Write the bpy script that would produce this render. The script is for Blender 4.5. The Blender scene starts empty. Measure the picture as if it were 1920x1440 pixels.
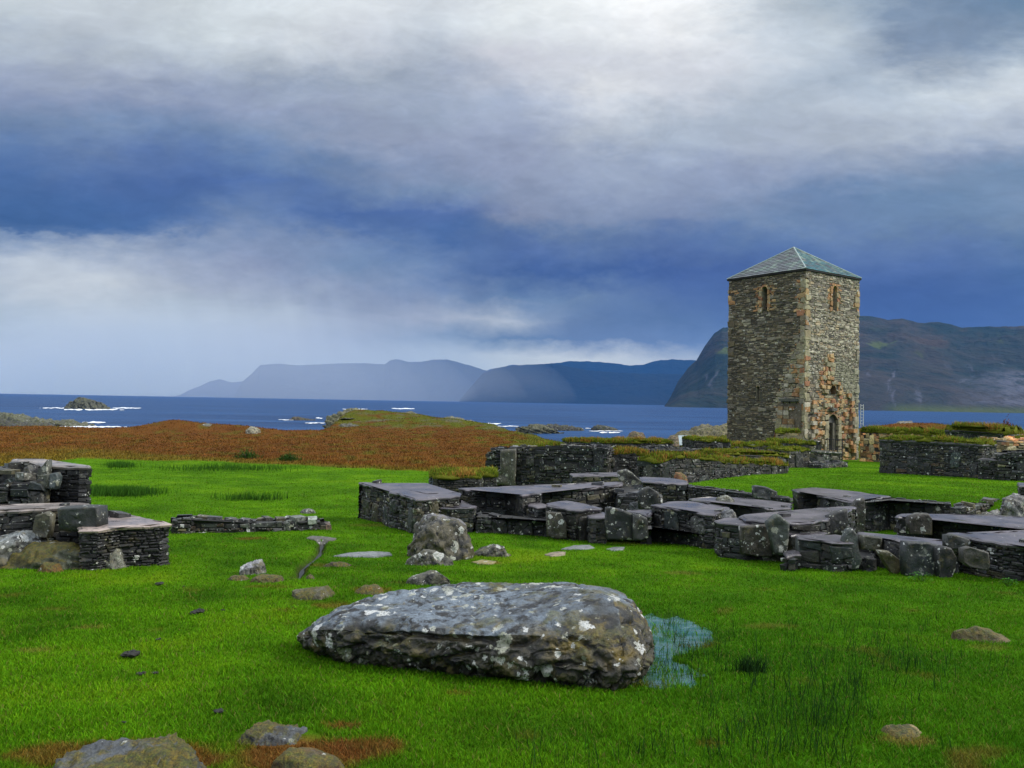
import bpy, bmesh, math, random
import numpy as np
from mathutils import Matrix, Vector

# ------------------------------------------------------------------ camera, sky, sun, exposure
SC = bpy.context.scene
F = 1507.0
PITCH = math.radians(1.273)
ROLL = math.radians(0.985)
camd = bpy.data.cameras.new("camera")
cam = bpy.data.objects.new("camera", camd)
SC.collection.objects.link(cam)
camd.lens = F / 1920 * 36
camd.sensor_width = 36
camd.clip_start = 0.1
camd.clip_end = 90000
RM = (Matrix.Rotation(math.pi / 2 + PITCH, 3, 'X') @ Matrix.Rotation(ROLL, 3, 'Z'))
cam.matrix_world = RM.to_4x4()
SC.camera = cam
SC.view_settings.view_transform = 'Standard'
SC.view_settings.look = 'None'
SC.view_settings.exposure = 0.0
SC.view_settings.gamma = 1.0
SC.cycles.use_denoising = True
SC.cycles.max_bounces = 6
SC.cycles.diffuse_bounces = 2
SC.cycles.glossy_bounces = 2
SC.cycles.transmission_bounces = 3
SC.cycles.volume_bounces = 1
SC.cycles.transparent_max_bounces = 6
SC.cycles.sample_clamp_indirect = 4

SUN_DIR = Vector((0.86, -0.08, 0.60)).normalized()
SUN_EL = math.asin(SUN_DIR.z)
SUN_AZ = math.atan2(SUN_DIR.x, SUN_DIR.y)
sl = bpy.data.lights.new("sun", 'SUN')
sl.energy = 2.6
sl.angle = math.radians(11)
sl.color = (1.0, 0.95, 0.86)
sun = bpy.data.objects.new("sun", sl)
sun.rotation_euler = SUN_DIR.to_track_quat('Z', 'Y').to_euler()
SC.collection.objects.link(sun)


def lin(c):
    out = []
    for v in c:
        v /= 255.0
        out.append(v / 12.92 if v <= 0.04045 else ((v + 0.055) / 1.055) ** 2.4)
    return tuple(out)


class NT:
    """small helper to write node trees"""
    def __init__(s, tree):
        s.t = tree
        s.t.nodes.clear()

    def n(s, typ, **kw):
        nd = s.t.nodes.new(typ)
        for k, v in kw.items():
            setattr(nd, k, v)
        return nd

    def put(s, sock, v):
        if hasattr(v, 'is_linked') or isinstance(v, bpy.types.NodeSocket):
            s.t.links.new(v, sock)
        elif isinstance(v, (tuple, list)):
            if sock.type == 'RGBA' and len(v) == 3:
                v = (*v, 1)
            sock.default_value = v
        else:
            sock.default_value = v

    def m(s, op, a, b=None, c=None, clamp=False):
        nd = s.n('ShaderNodeMath', operation=op, use_clamp=clamp)
        s.put(nd.inputs[0], a)
        if b is not None:
            s.put(nd.inputs[1], b)
        if c is not None:
            s.put(nd.inputs[2], c)
        return nd.outputs[0]

    def mr(s, v, a, b, c=0.0, d=1.0, kind='SMOOTHSTEP'):
        nd = s.n('ShaderNodeMapRange', interpolation_type=kind)
        nd.clamp = True
        s.put(nd.inputs[0], v)
        for i, x in enumerate((a, b, c, d)):
            s.put(nd.inputs[i + 1], x)
        return nd.outputs[0]

    def mix(s, f, a, b, blend='MIX'):
        nd = s.n('ShaderNodeMix', data_type='RGBA', blend_type=blend)
        s.put(nd.inputs[0], f)
        s.put(nd.inputs[6], a)
        s.put(nd.inputs[7], b)
        return nd.outputs[2]

    def noise(s, vec, scale, detail=4, rough=0.55, dist=0.0, out='Fac'):
        nd = s.n('ShaderNodeTexNoise')
        if vec is not None:
            s.put(nd.inputs['Vector'], vec)
        nd.inputs['Scale'].default_value = scale
        nd.inputs['Detail'].default_value = detail
        nd.inputs['Roughness'].default_value = rough
        nd.inputs['Distortion'].default_value = dist
        return nd.outputs[out]

    def comb(s, x, y, z):
        nd = s.n('ShaderNodeCombineXYZ')
        s.put(nd.inputs[0], x); s.put(nd.inputs[1], y); s.put(nd.inputs[2], z)
        return nd.outputs[0]

    def mapv(s, vec, scale):
        nd = s.n('ShaderNodeMapping')
        s.put(nd.inputs[0], vec)
        nd.inputs['Scale'].default_value = scale
        return nd.outputs[0]


# cloud colours seen over the bay, heading by height above the horizon
SKY_X = [0, 160, 320, 480, 640, 800, 960, 1120, 1280, 1440, 1600, 1760, 1920]
SKY = {
 -60: [(205,215,222),(200,210,218),(205,215,222),(215,225,232),(215,222,228),(210,218,226),(228,235,238),(242,246,249),(250,252,253),(200,212,222),(160,180,200),(115,138,168),(100,130,162)],
 0:   [(205,215,222),(195,205,215),(205,215,222),(215,225,232),(215,222,228),(205,213,222),(225,232,236),(240,245,248),(250,252,253),(190,203,215),(165,183,200),(122,143,170),(105,135,165)],
 50:  [(190,203,213),(190,200,212),(200,212,220),(212,220,228),(208,215,225),(200,210,220),(218,226,232),(226,232,238),(240,243,246),(182,196,211),(196,208,218),(118,140,170),(125,148,176)],
 100: [(165,178,198),(180,192,206),(180,192,206),(182,194,208),(195,203,216),(178,190,206),(208,212,224),(210,216,227),(215,220,230),(204,213,223),(185,198,212),(118,138,168),(195,208,218)],
 150: [(145,158,188),(158,170,196),(160,172,196),(142,157,184),(160,174,192),(160,172,194),(190,198,214),(230,234,239),(208,214,226),(190,202,216),(150,168,190),(210,221,229),(205,215,224)],
 200: [(128,145,180),(135,150,182),(130,145,178),(142,155,185),(150,162,188),(150,165,190),(165,178,202),(212,219,229),(175,188,206),(172,186,204),(190,202,215),(190,202,215),(195,205,218)],
 250: [(108,136,175),(112,138,175),(102,130,172),(116,140,175),(145,158,186),(148,160,188),(155,168,195),(190,200,214),(165,180,200),(178,190,208),(180,192,209),(145,160,190),(150,165,192)],
 300: [(82,113,168),(88,114,168),(84,112,170),(92,122,172),(108,133,172),(135,150,182),(148,160,190),(158,172,196),(145,160,190),(152,165,194),(155,168,192),(122,145,178),(112,140,172)],
 350: [(70,104,160),(70,102,160),(68,98,160),(75,105,167),(90,118,170),(115,138,172),(138,152,182),(140,155,185),(138,153,184),(136,152,184),(100,128,170),(108,137,172),(115,140,175)],
 400: [(60,95,150),(62,97,155),(72,104,162),(112,136,174),(68,98,160),(72,100,160),(132,144,174),(122,138,170),(130,145,180),(112,137,171),(106,132,168),(108,136,170),(125,148,178)],
 422: [(64,98,153),(68,103,158),(90,118,168),(120,140,176),(95,122,170),(68,98,158),(110,130,168),(104,128,167),(112,132,174),(100,126,168),(98,124,168),(102,130,168),(115,141,176)],
 440: [(140,160,188),(146,162,190),(128,147,180),(125,143,177),(122,142,178),(68,100,158),(92,117,164),(94,119,164),(96,120,169),(90,119,168),(94,121,170),(94,121,170),(108,137,175)],
 450: [(160,174,196),(158,172,195),(132,149,182),(125,143,177),(118,140,177),(68,100,158),(85,110,163),(92,117,163),(92,117,168),(86,116,168),(92,119,170),(92,119,170),(105,135,175)],
 500: [(188,200,214),(205,216,225),(165,178,200),(140,152,185),(115,140,175),(105,130,173),(64,92,152),(60,88,150),(65,92,158),(72,98,160),(74,102,164),(80,108,165),(75,107,160)],
 550: [(185,198,212),(202,212,222),(180,192,208),(155,168,192),(138,153,184),(130,147,180),(98,126,168),(104,130,168),(72,98,158),(66,96,158),(62,90,154),(64,92,155),(68,100,158)],
 600: [(168,187,206),(175,190,206),(172,190,206),(174,190,206),(150,165,192),(155,168,194),(172,185,203),(90,115,158),(84,112,160),(74,104,163),(64,93,156),(64,94,158),(70,100,160)],
 640: [(170,188,206),(163,183,205),(160,182,205),(160,177,201),(142,160,190),(122,146,180),(100,127,165),(84,110,158),(82,112,168),(90,122,180),(64,93,156),(64,94,158),(70,100,160)],
 668: [(178,197,215),(168,190,212),(162,185,210),(158,178,204),(145,166,195),(150,172,200),(178,194,212),(190,203,218),(168,184,208),(110,140,190),(70,100,160),(70,100,162),(75,105,165)],
 745: [(172,197,218),(168,194,218),(166,190,215),(160,182,208),(150,175,205),(160,182,208),(170,190,212),(180,196,214),(150,172,205),(110,140,190),(75,105,165),(75,105,165),(78,108,168)],
}


def build_sky():
    w = bpy.data.worlds.new("World")
    SC.world = w
    w.use_nodes = True
    g = NT(w.node_tree)
    tc = g.n('ShaderNodeTexCoord').outputs['Generated']
    sp = g.n('ShaderNodeSeparateXYZ'); g.put(sp.inputs[0], tc)
    x, y, z = sp.outputs
    az = g.m('ARCTAN2', x, y)
    hh = g.m('MAXIMUM', y, 0.3)
    el = g.m('DIVIDE', z, hh)
    # drifting, ragged cloud edges
    v1 = g.comb(g.m('MULTIPLY', az, 5.0), g.m('MULTIPLY', el, 11.0), 0.3)
    nc = g.n('ShaderNodeTexNoise'); g.put(nc.inputs['Vector'], v1)
    nc.inputs['Scale'].default_value = 1.0; nc.inputs['Detail'].default_value = 7; nc.inputs['Roughness'].default_value = 0.55
    sc = g.n('ShaderNodeSeparateColor'); g.put(sc.inputs[0], nc.outputs['Color'])
    # calmer close to the horizon
    calm = g.mr(el, 0.0, 0.16, 0.15, 1.0)
    v3 = g.comb(g.m('MULTIPLY', az, 24.0), g.m('MULTIPLY', el, 46.0), 7.0)
    nf = g.n('ShaderNodeTexNoise'); g.put(nf.inputs['Vector'], v3)
    nf.inputs['Scale'].default_value = 1.0; nf.inputs['Detail'].default_value = 5; nf.inputs['Roughness'].default_value = 0.6
    sf = g.n('ShaderNodeSeparateColor'); g.put(sf.inputs[0], nf.outputs['Color'])
    dx = g.m('MULTIPLY', g.m('ADD', g.m('MULTIPLY', g.m('SUBTRACT', sc.outputs[0], 0.5), 0.17), g.m('MULTIPLY', g.m('SUBTRACT', sf.outputs[0], 0.5), 0.09)), calm)
    dy = g.m('MULTIPLY', g.m('ADD', g.m('MULTIPLY', g.m('SUBTRACT', sc.outputs[1], 0.5), 0.075), g.m('MULTIPLY', g.m('SUBTRACT', sf.outputs[1], 0.5), 0.05)), calm)
    azw = g.m('ADD', az, dx)
    elw = g.m('ADD', el, dy)
    pos = g.m('DIVIDE', g.m('ADD', azw, 0.60), 1.20)
    ys = sorted(SKY)
    xs = np.array(SKY_X, float)
    azs = np.linspace(-0.57, 0.57, 25)
    ws = [(753.5 - yy) / F for yy in ys]
    col = None
    rows = []
    for wv in sorted(ws):
        ramp = g.n('ShaderNodeValToRGB')
        cr = ramp.color_ramp
        cr.interpolation = 'LINEAR'
        g.put(ramp.inputs[0], pos)
        pts = []
        for a in azs:
            px = 960 + F * math.tan(a)
            py = 737 + 0.0172 * px - wv * F
            c = np.array([[np.interp(px, xs, [q[k] for q in SKY[yy]]) for k in range(3)] for yy in ys])
            c = [np.interp(py, ys, c[:, k]) for k in range(3)]
            m_ = sum(c) / 3
            sat = 0.90
            c = [m_ + (v - m_) * sat for v in c]
            pts.append(((a + 0.6) / 1.2, lin(c)))
        cr.elements[0].position = pts[0][0]; cr.elements[0].color = (*pts[0][1], 1)
        cr.elements[1].position = pts[-1][0]; cr.elements[1].color = (*pts[-1][1], 1)
        for p, c in pts[1:-1]:
            e = cr.elements.new(p); e.color = (*c, 1)
        rows.append((wv, ramp.outputs[0]))
    col = rows[0][1]
    for i in range(1, len(rows)):
        col = g.mix(g.mr(elw, rows[i - 1][0], rows[i][0], kind='LINEAR'), col, rows[i][1])
    # billow detail and faint falling rain streaks
    v2 = g.comb(g.m('MULTIPLY', az, 9.0), g.m('MULTIPLY', el, 17.0), 4.0)
    bil = g.noise(v2, 1.0, 9, 0.6, 0.6)
    amp = g.mr(el, 0.03, 0.2, 0.12, 0.50)
    f1 = g.m('ADD', 1.0, g.m('MULTIPLY', g.m('SUBTRACT', bil, 0.5), amp))
    rain = g.noise(g.comb(g.m('ADD', g.m('MULTIPLY', az, 46.0), g.m('MULTIPLY', el, 10.0)), g.m('MULTIPLY', el, 2.0), 9.0), 1.0, 2, 0.5)
    ramt = g.m('MULTIPLY', g.mr(el, 0.20, 0.11), g.mr(g.m('ABSOLUTE', g.m('ADD', az, 0.24)), 0.30, 0.08))
    f2 = g.m('ADD', 1.0, g.m('MULTIPLY', g.m('MULTIPLY', g.m('SUBTRACT', rain, 0.5), 0.30), ramt))
    fb = g.noise(g.comb(g.m('MULTIPLY', az, 30.0), g.m('MULTIPLY', el, 62.0), 12.0), 1.0, 6, 0.62, 0.8)
    f3 = g.m('ADD', 1.0, g.m('MULTIPLY', g.m('SUBTRACT', fb, 0.5), g.m('MULTIPLY', amp, 0.55)))
    lo = g.noise(g.comb(g.m('MULTIPLY', az, 4.5), g.m('MULTIPLY', el, 9.0), 21.0), 1.0, 3, 0.5, 0.4)
    f4 = g.m('ADD', 0.985, g.m('MULTIPLY', g.m('SUBTRACT', lo, 0.5), g.m('MULTIPLY', amp, 0.8)))
    f = g.m('MULTIPLY', g.m('MULTIPLY', g.m('MULTIPLY', f1, f2), f3), f4)
    hsv = g.n('ShaderNodeVectorMath', operation='SCALE')
    g.put(hsv.inputs[0], col); g.put(hsv.inputs['Scale'], f)
    # the low sky is seen through the air over the strait
    path = g.m('MINIMUM', 21500.0, g.m('DIVIDE', 760.0, g.m('MAXIMUM', el, 0.001)))
    inv = g.m('SUBTRACT', g.m('EXPONENT', g.m('MULTIPLY', path, 3.0e-5)), 1.0)
    gain = g.comb(g.m('ADD', 1.0, g.m('MULTIPLY', inv, 0.9)), g.m('ADD', 1.0, g.m('MULTIPLY', inv, 0.62)), g.m('ADD', 1.0, g.m('MULTIPLY', inv, 0.06)))
    gm = g.n('ShaderNodeVectorMath', operation='MULTIPLY')
    g.put(gm.inputs[0], hsv.outputs[0]); g.put(gm.inputs[1], gain)
    view = gm.outputs[0]
    # the rest of the overcast: brighter overhead and behind, with blue sky glimpsed through
    sky = g.n('ShaderNodeTexSky', sky_type='NISHITA')
    sky.sun_disc = False
    sky.sun_elevation = SUN_EL
    sky.sun_rotation = SUN_AZ
    skv = g.n('ShaderNodeVectorMath', operation='SCALE')
    g.put(skv.inputs[0], sky.outputs[0]); skv.inputs['Scale'].default_value = 0.10
    big = g.noise(tc, 2.2, 6, 0.55, 0.3)
    cl = g.mix(g.mr(big, 0.3, 0.7), (0.80, 0.92, 1.10), (1.75, 1.80, 1.85))
    rest = g.mix(0.80, skv.outputs[0], cl)
    dim = g.n('ShaderNodeVectorMath', operation='SCALE')
    g.put(dim.inputs[0], rest); g.put(dim.inputs['Scale'], g.mr(z, 0.05, 0.75, 0.30, 1.25))
    rest = dim.outputs[0]
    out = g.m('MAXIMUM', g.mr(g.m('ABSOLUTE', az), 0.62, 0.95), g.mr(el, 0.56, 0.85))
    full = g.mix(out, view, rest)
    bg = g.n('ShaderNodeBackground')
    g.put(bg.inputs[0], full)
    bg.inputs[1].default_value = 1.0
    o = g.n('ShaderNodeOutputWorld')
    g.t.links.new(bg.outputs[0], o.inputs[0])


build_sky()

# ------------------------------------------------------------------ projection of pixel positions to the place
RN = np.array(RM)
HORIZ = lambda px: 737 + 0.0172 * px


def ray(px, py):
    return RN @ np.array([(px - 960) / F, -(py - 720) / F, -1.0])


def at_y(px, py, Y):
    d = ray(px, py)
    return d * (Y / d[1])


def at_z(px, py, z):
    d = ray(px, py)
    return d * (z / d[2])


rng = np.random.default_rng(7)
random.seed(7)
_perm = rng.permutation(512)
_perm = np.concatenate([_perm, _perm, _perm])
_grad = rng.normal(size=(512, 3)); _grad /= np.linalg.norm(_grad, axis=1)[:, None]


def pn(p):
    """3-D gradient noise, about -0.7..0.7"""
    p = np.asarray(p, float)
    i = np.floor(p).astype(int); f = p - i
    u = f * f * f * (f * (f * 6 - 15) + 10)
    i &= 511
    r = 0
    for dx in (0, 1):
        for dy in (0, 1):
            for dz in (0, 1):
                h = _perm[_perm[_perm[(i[..., 0] + dx) & 511] + ((i[..., 1] + dy) & 511)] + ((i[..., 2] + dz) & 511)]
                gdot = (_grad[h] * (f - np.array([dx, dy, dz]))).sum(-1)
                wx = u[..., 0] if dx else 1 - u[..., 0]
                wy = u[..., 1] if dy else 1 - u[..., 1]
                wz = u[..., 2] if dz else 1 - u[..., 2]
                r = r + gdot * wx * wy * wz
    return r


def fbm(p, octv=4, gain=0.5, lac=2.03):
    p = np.asarray(p, float)
    a, s, t = 1.0, 0, 0
    for k in range(octv):
        s = s + a * pn(p * (lac ** k) + k * 17.3)
        t += a
        a *= gain
    return s / t * 1.6


def ss(a, b, x):
    t = np.clip((np.asarray(x, float) - a) / (b - a), 0, 1)
    return t * t * (3 - 2 * t)


# ------------------------------------------------------------------ terrain
G_Y = [-60, -10, 0, 3, 5, 8, 12, 16, 20, 25, 32, 40, 60, 85, 130, 300]
G_Z = [-0.9, -1.3, -1.5, -1.65, -1.79, -2.08, -2.37, -2.56, -2.72, -2.9, -3.1, -3.3, -3.5, -3.6, -3.7, -3.8]
C_P = [-700, 0, 540, 600, 640, 700, 850, 920, 1000, 1060, 1150, 1250, 1330, 1420, 1620, 1750, 1920, 2600]
C_Y = [80, 82, 82, 90, 118, 140, 140, 118, 90, 72, 66, 66, 74, 84, 92, 92, 84, 80]

LAWN_PX = [(1270, 899), (1291, 908.5), (1390, 920.5), (1482, 931.0), (1489, 916.3), (1568, 917), (1671, 931.0), (1783, 942), (1836, 948), (1960, 950)]
LAWN = [at_z(a, b, -1.99 if a > 1350 else -2.05)[:2] for a, b in LAWN_PX]
LAWN += [np.array([60, 14.]), np.array([70, 70.]), np.array([17, 70.]), np.array([9.2, 30.]), np.array([5.6, 24.0])]
LAWN = np.array(LAWN)


def sdist(P, poly):
    """signed distance to a polygon, negative inside"""
    P = np.asarray(P, float)
    d = np.full(len(P), 1e9); ins = np.zeros(len(P), bool)
    n = len(poly)
    for i in range(n):
        a = poly[i]; b = poly[(i + 1) % n]
        e = b - a; w = P - a
        t = np.clip((w @ e) / max(e @ e, 1e-9), 0, 1)
        d = np.minimum(d, np.hypot(*(w - t[:, None] * e).T))
        c = (a[1] > P[:, 1]) != (b[1] > P[:, 1])
        dy = b[1] - a[1] if abs(b[1] - a[1]) > 1e-9 else 1e-9
        ins ^= c & (P[:, 0] < (b[0] - a[0]) * (P[:, 1] - a[1]) / dy + a[0])
    return np.where(ins, -d, d)


def bump(X, Y, cpx, cy, sx, sy, amp):
    cx = (cpx - 960) / F * cy
    return amp * np.exp(-((X - cx) / sx) ** 2 - ((Y - cy) / sy) ** 2)


PUD = [at_z(a, b, -1.85)[:2] for a, b in [(1192, 1300), (1200, 1240), (1190, 1180), (1160, 1105), (1235, 1100), (1310, 1118), (1352, 1150), (1345, 1185), (1290, 1204), (1262, 1215), (1300, 1235), (1322, 1262), (1312, 1300), (1255, 1312)]]
PUD = np.array(PUD)
for _ in range(4):
    PUD = np.concatenate([np.stack([0.75 * PUD + 0.25 * np.roll(PUD, -1, 0), 0.25 * PUD + 0.75 * np.roll(PUD, -1, 0)], 1).reshape(-1, 2)])
_pc = PUD.mean(0)
PUD = _pc + (PUD - _pc) * (1 + 0.30 * fbm(np.column_stack([PUD * 5.0, PUD[:, 0] * 0]), 4))[:, None]
CH_PX = [(604, 1014), (600, 1030), (585, 1045), (568, 1058), (562, 1074), (550, 1085)]


def ground(X, Y, detail=True):
    X = np.atleast_1d(np.asarray(X, float)); Y = np.atleast_1d(np.asarray(Y, float))
    z = np.interp(Y, G_Y, G_Z)
    col = np.clip(960 + F * X / np.maximum(Y, 2.0), -700, 2600)
    q = np.stack([X, Y], 1)
    z = z + 0.045 * fbm(np.stack([X * 0.35, Y * 0.35, X * 0], 1), 3) * ss(2, 6, np.hypot(X, Y))
    if detail:
        z = z + 0.012 * fbm(np.stack([X * 2.2, Y * 2.2, X * 0 + 5], 1), 3)
    # cloister lawn, a level terrace
    m = (X > 3) & (Y > 10) & (Y < 75)
    if m.any():
        sd = sdist(q[m], LAWN)
        k = ss(0.05, -0.22, sd)
        hl = -1.97 - 0.0415 * (Y[m] - 17.5) + 0.012 * fbm(np.stack([X[m], Y[m], X[m] * 0 + 2], 1) * 0.5, 2)
        z[m] = z[m] * (1 - k) + hl * k
    z = z + 0.50 * ss(66, 100, Y) * fbm(np.stack([X * 0.16, Y * 0.1, X * 0 + 9], 1), 4)
    # knolls
    z = z + bump(X, Y, 335, 82, 3.4, 5, 1.05) + bump(X, Y, 455, 83, 5.5, 5, 0.95)
    z = z + bump(X, Y, 735, 128, 8.5, 16, 1.5) + bump(X, Y, 650, 124, 5, 10, 1.1) + bump(X, Y, 850, 118, 9, 12, 0.6)
    z = z + bump(X, Y, 1735, 84, 6, 9, 1.35) + bump(X, Y, 1640, 88, 5, 10, 0.8) + bump(X, Y, 1840, 82, 5, 8, 0.7)
    z = z + bump(X, Y, 1370, 78, 8, 9, 0.9) + bump(X, Y, 120, 80, 9, 6, 0.25) + bump(X, Y, -60, 66, 9, 12, 0.4)
    # drop to the sea
    yc = np.interp(col, C_P, C_Y) + 2.5 * fbm(np.stack([X * .12, Y * .02, X * 0], 1), 3)
    r = np.where(Y > 0, Y, -Y)
    k = ss(yc - 3, yc + 26, r)
    side = ss(150, 230, np.abs(X))
    k = np.maximum(k, side)
    z = z * (1 - k) + (-11.0) * k
    # puddle hollow and little stream cut
    m = (Y > 4) & (Y < 8.5) & (X > 0) & (X < 3)
    if m.any():
        sd = sdist(q[m], PUD)
        z[m] -= 0.035 * ss(0.18, -0.10, sd)
    m = (Y > 9) & (Y < 16) & (X > -5) & (X < -2)
    if m.any():
        sd = chan_d(q[m])
        z[m] -= 0.09 * ss(0.13, 0.03, sd)
    return z


def chan_d(P):
    d = np.full(len(P), 1e9)
    for i in range(len(CH) - 1):
        a = CH[i]; b = CH[i + 1]; e = b - a; w = P - a
        t = np.clip((w @ e) / (e @ e), 0, 1)
        d = np.minimum(d, np.hypot(*(w - t[:, None] * e).T))
    return d


CH = []
for a, b in CH_PX:
    Yv = 12.0
    for _ in range(30):
        zz = np.interp(Yv, G_Y, G_Z)
        Yv = 0.5 * Yv + 0.5 * at_z(a, b, zz)[1]
    CH.append(at_z(a, b, zz)[:2])
CH = np.array(CH)


def gz(x, y):
    return float(ground([x], [y], False)[0])


def at_g(px, py, far=150.0):
    """where the sight line through a pixel first meets the ground"""
    d = ray(px, py)
    ts = np.geomspace(2.0, far, 500)
    P = d[None] * (ts / d[1])[:, None]
    g = ground(P[:, 0], P[:, 1], False)
    k = np.argmax(P[:, 2] < g)
    if k == 0:
        return P[-1]
    a, b = P[k - 1], P[k]
    da, db = a[2] - g[k - 1], b[2] - g[k]
    return a + (b - a) * (da / (da - db))


# ------------------------------------------------------------------ mesh and object helpers
COL = SC.collection


def mesh_np(name, V, faces, mat, parent=None, col=None, smooth=False):
    """faces: list of int arrays, each (n,3) or (n,4) or lists of polygons"""
    me = bpy.data.meshes.new(name)
    V = np.asarray(V, np.float32)
    loops = []; starts = []; tot = 0
    for f in faces:
        f = np.asarray(f, np.int32)
        if f.size == 0:
            continue
        k = f.shape[1]
        loops.append(f.ravel())
        starts.append(tot + np.arange(len(f)) * k)
        tot += f.size
    loops = np.concatenate(loops); starts = np.concatenate(starts)
    me.vertices.add(len(V)); me.vertices.foreach_set('co', V.ravel())
    me.loops.add(len(loops)); me.loops.foreach_set('vertex_index', loops)
    me.polygons.add(len(starts)); me.polygons.foreach_set('loop_start', starts.astype(np.int32))
    if col is not None:
        at = me.color_attributes.new('Col', 'FLOAT_COLOR', 'POINT')
        c = np.ones((len(V), 4), np.float32); c[:, :np.asarray(col).shape[1]] = col
        at.data.foreach_set('color', c.ravel())
    me.update(calc_edges=True)
    me.validate()
    me.polygons.foreach_set('use_smooth', np.full(len(me.polygons), smooth))
    me.materials.append(mat)
    o = bpy.data.objects.new(name, me)
    COL.objects.link(o)
    if parent:
        o.parent = parent
    return o


def local(o, root):
    """o's mesh is in world space; hang it on a root that stands elsewhere"""
    o.parent = root
    o.matrix_parent_inverse = Matrix.Identity(4)
    o.data.transform(Matrix.Translation(-Vector(root.location)))
    return o


def tag(o, label=None, cat=None, group=None, kind=None):
    if label: o['label'] = label
    if cat: o['category'] = cat
    if group: o['group'] = group
    if kind: o['kind'] = kind
    return o


def empty(name, loc, label=None, cat=None, group=None):
    o = bpy.data.objects.new(name, None)
    o.empty_display_size = 0.3
    COL.objects.link(o)
    o.location = loc
    return tag(o, label, cat, group)


class MB:
    """collects pieces of one mesh with a colour per vertex"""
    def __init__(s):
        s.v = []; s.q = []; s.t = []; s.c = []; s.n = 0

    def add(s, V, quads=(), tris=(), col=(0.3, 0.3, 0.3)):
        V = np.asarray(V, float)
        s.v.append(V)
        if len(quads): s.q.append(np.asarray(quads, int) + s.n)
        if len(tris): s.t.append(np.asarray(tris, int) + s.n)
        c = np.asarray(col, float)
        if c.ndim == 1:
            c = np.repeat(c[None], len(V), 0)
        s.c.append(c)
        s.n += len(V)

    def box(s, c, u, v, w, col=(0.3, 0.3, 0.3)):
        """box centred at c with half-axis vectors u, v, w"""
        c, u, v, w = map(lambda a: np.asarray(a, float), (c, u, v, w))
        if np.dot(np.cross(u, v), w) < 0:
            u = -u
        P = [c + i * u + j * v + k * w for k in (-1, 1) for j in (-1, 1) for i in (-1, 1)]
        s.add(P, [(0, 2, 3, 1), (4, 5, 7, 6), (0, 1, 5, 4), (2, 6, 7, 3), (0, 4, 6, 2), (1, 3, 7, 5)], col=col)

    def tube(s, a, b, r, col=(0.3, 0.3, 0.3), n=8, r2=None):
        a = np.asarray(a, float); b = np.asarray(b, float); d = b - a; L = np.linalg.norm(d); d /= L
        t = np.cross(d, (0, 0, 1) if abs(d[2]) < .9 else (1, 0, 0)); t /= np.linalg.norm(t); bb = np.cross(d, t)
        r2 = r if r2 is None else r2
        ang = np.linspace(0, 2 * np.pi, n, False)
        ring = np.cos(ang)[:, None] * t + np.sin(ang)[:, None] * bb
        V = np.concatenate([a + ring * r, b + ring * r2, [a], [b]])
        q = [(i, (i + 1) % n, n + (i + 1) % n, n + i) for i in range(n)]
        tr = [((i + 1) % n, i, 2 * n) for i in range(n)] + [(n + i, n + (i + 1) % n, 2 * n + 1) for i in range(n)]
        s.add(V, q, tr, col)

    def build(s, name, mat, parent=None, smooth=False, root=None):
        fs = []
        if s.q: fs.append(np.concatenate(s.q))
        if s.t: fs.append(np.concatenate(s.t))
        o = mesh_np(name, np.concatenate(s.v), fs, mat, None, np.concatenate(s.c), smooth)
        if root is not None:
            local(o, root)
        elif parent is not None:
            o.parent = parent
        return o


# ------------------------------------------------------------------ materials
def mat(name):
    m = bpy.data.materials.new(name)
    m.use_nodes = True
    g = NT(m.node_tree)
    b = g.n('ShaderNodeBsdfPrincipled')
    o = g.n('ShaderNodeOutputMaterial')
    g.t.links.new(b.outputs[0], o.inputs[0])
    return m, g, b, o


def bumpn(g, h, strength, dist):
    n = g.n('ShaderNodeBump')
    n.inputs['Strength'].default_value = strength
    n.inputs['Distance'].default_value = dist
    g.put(n.inputs['Height'], h)
    return n.outputs[0]


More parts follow.
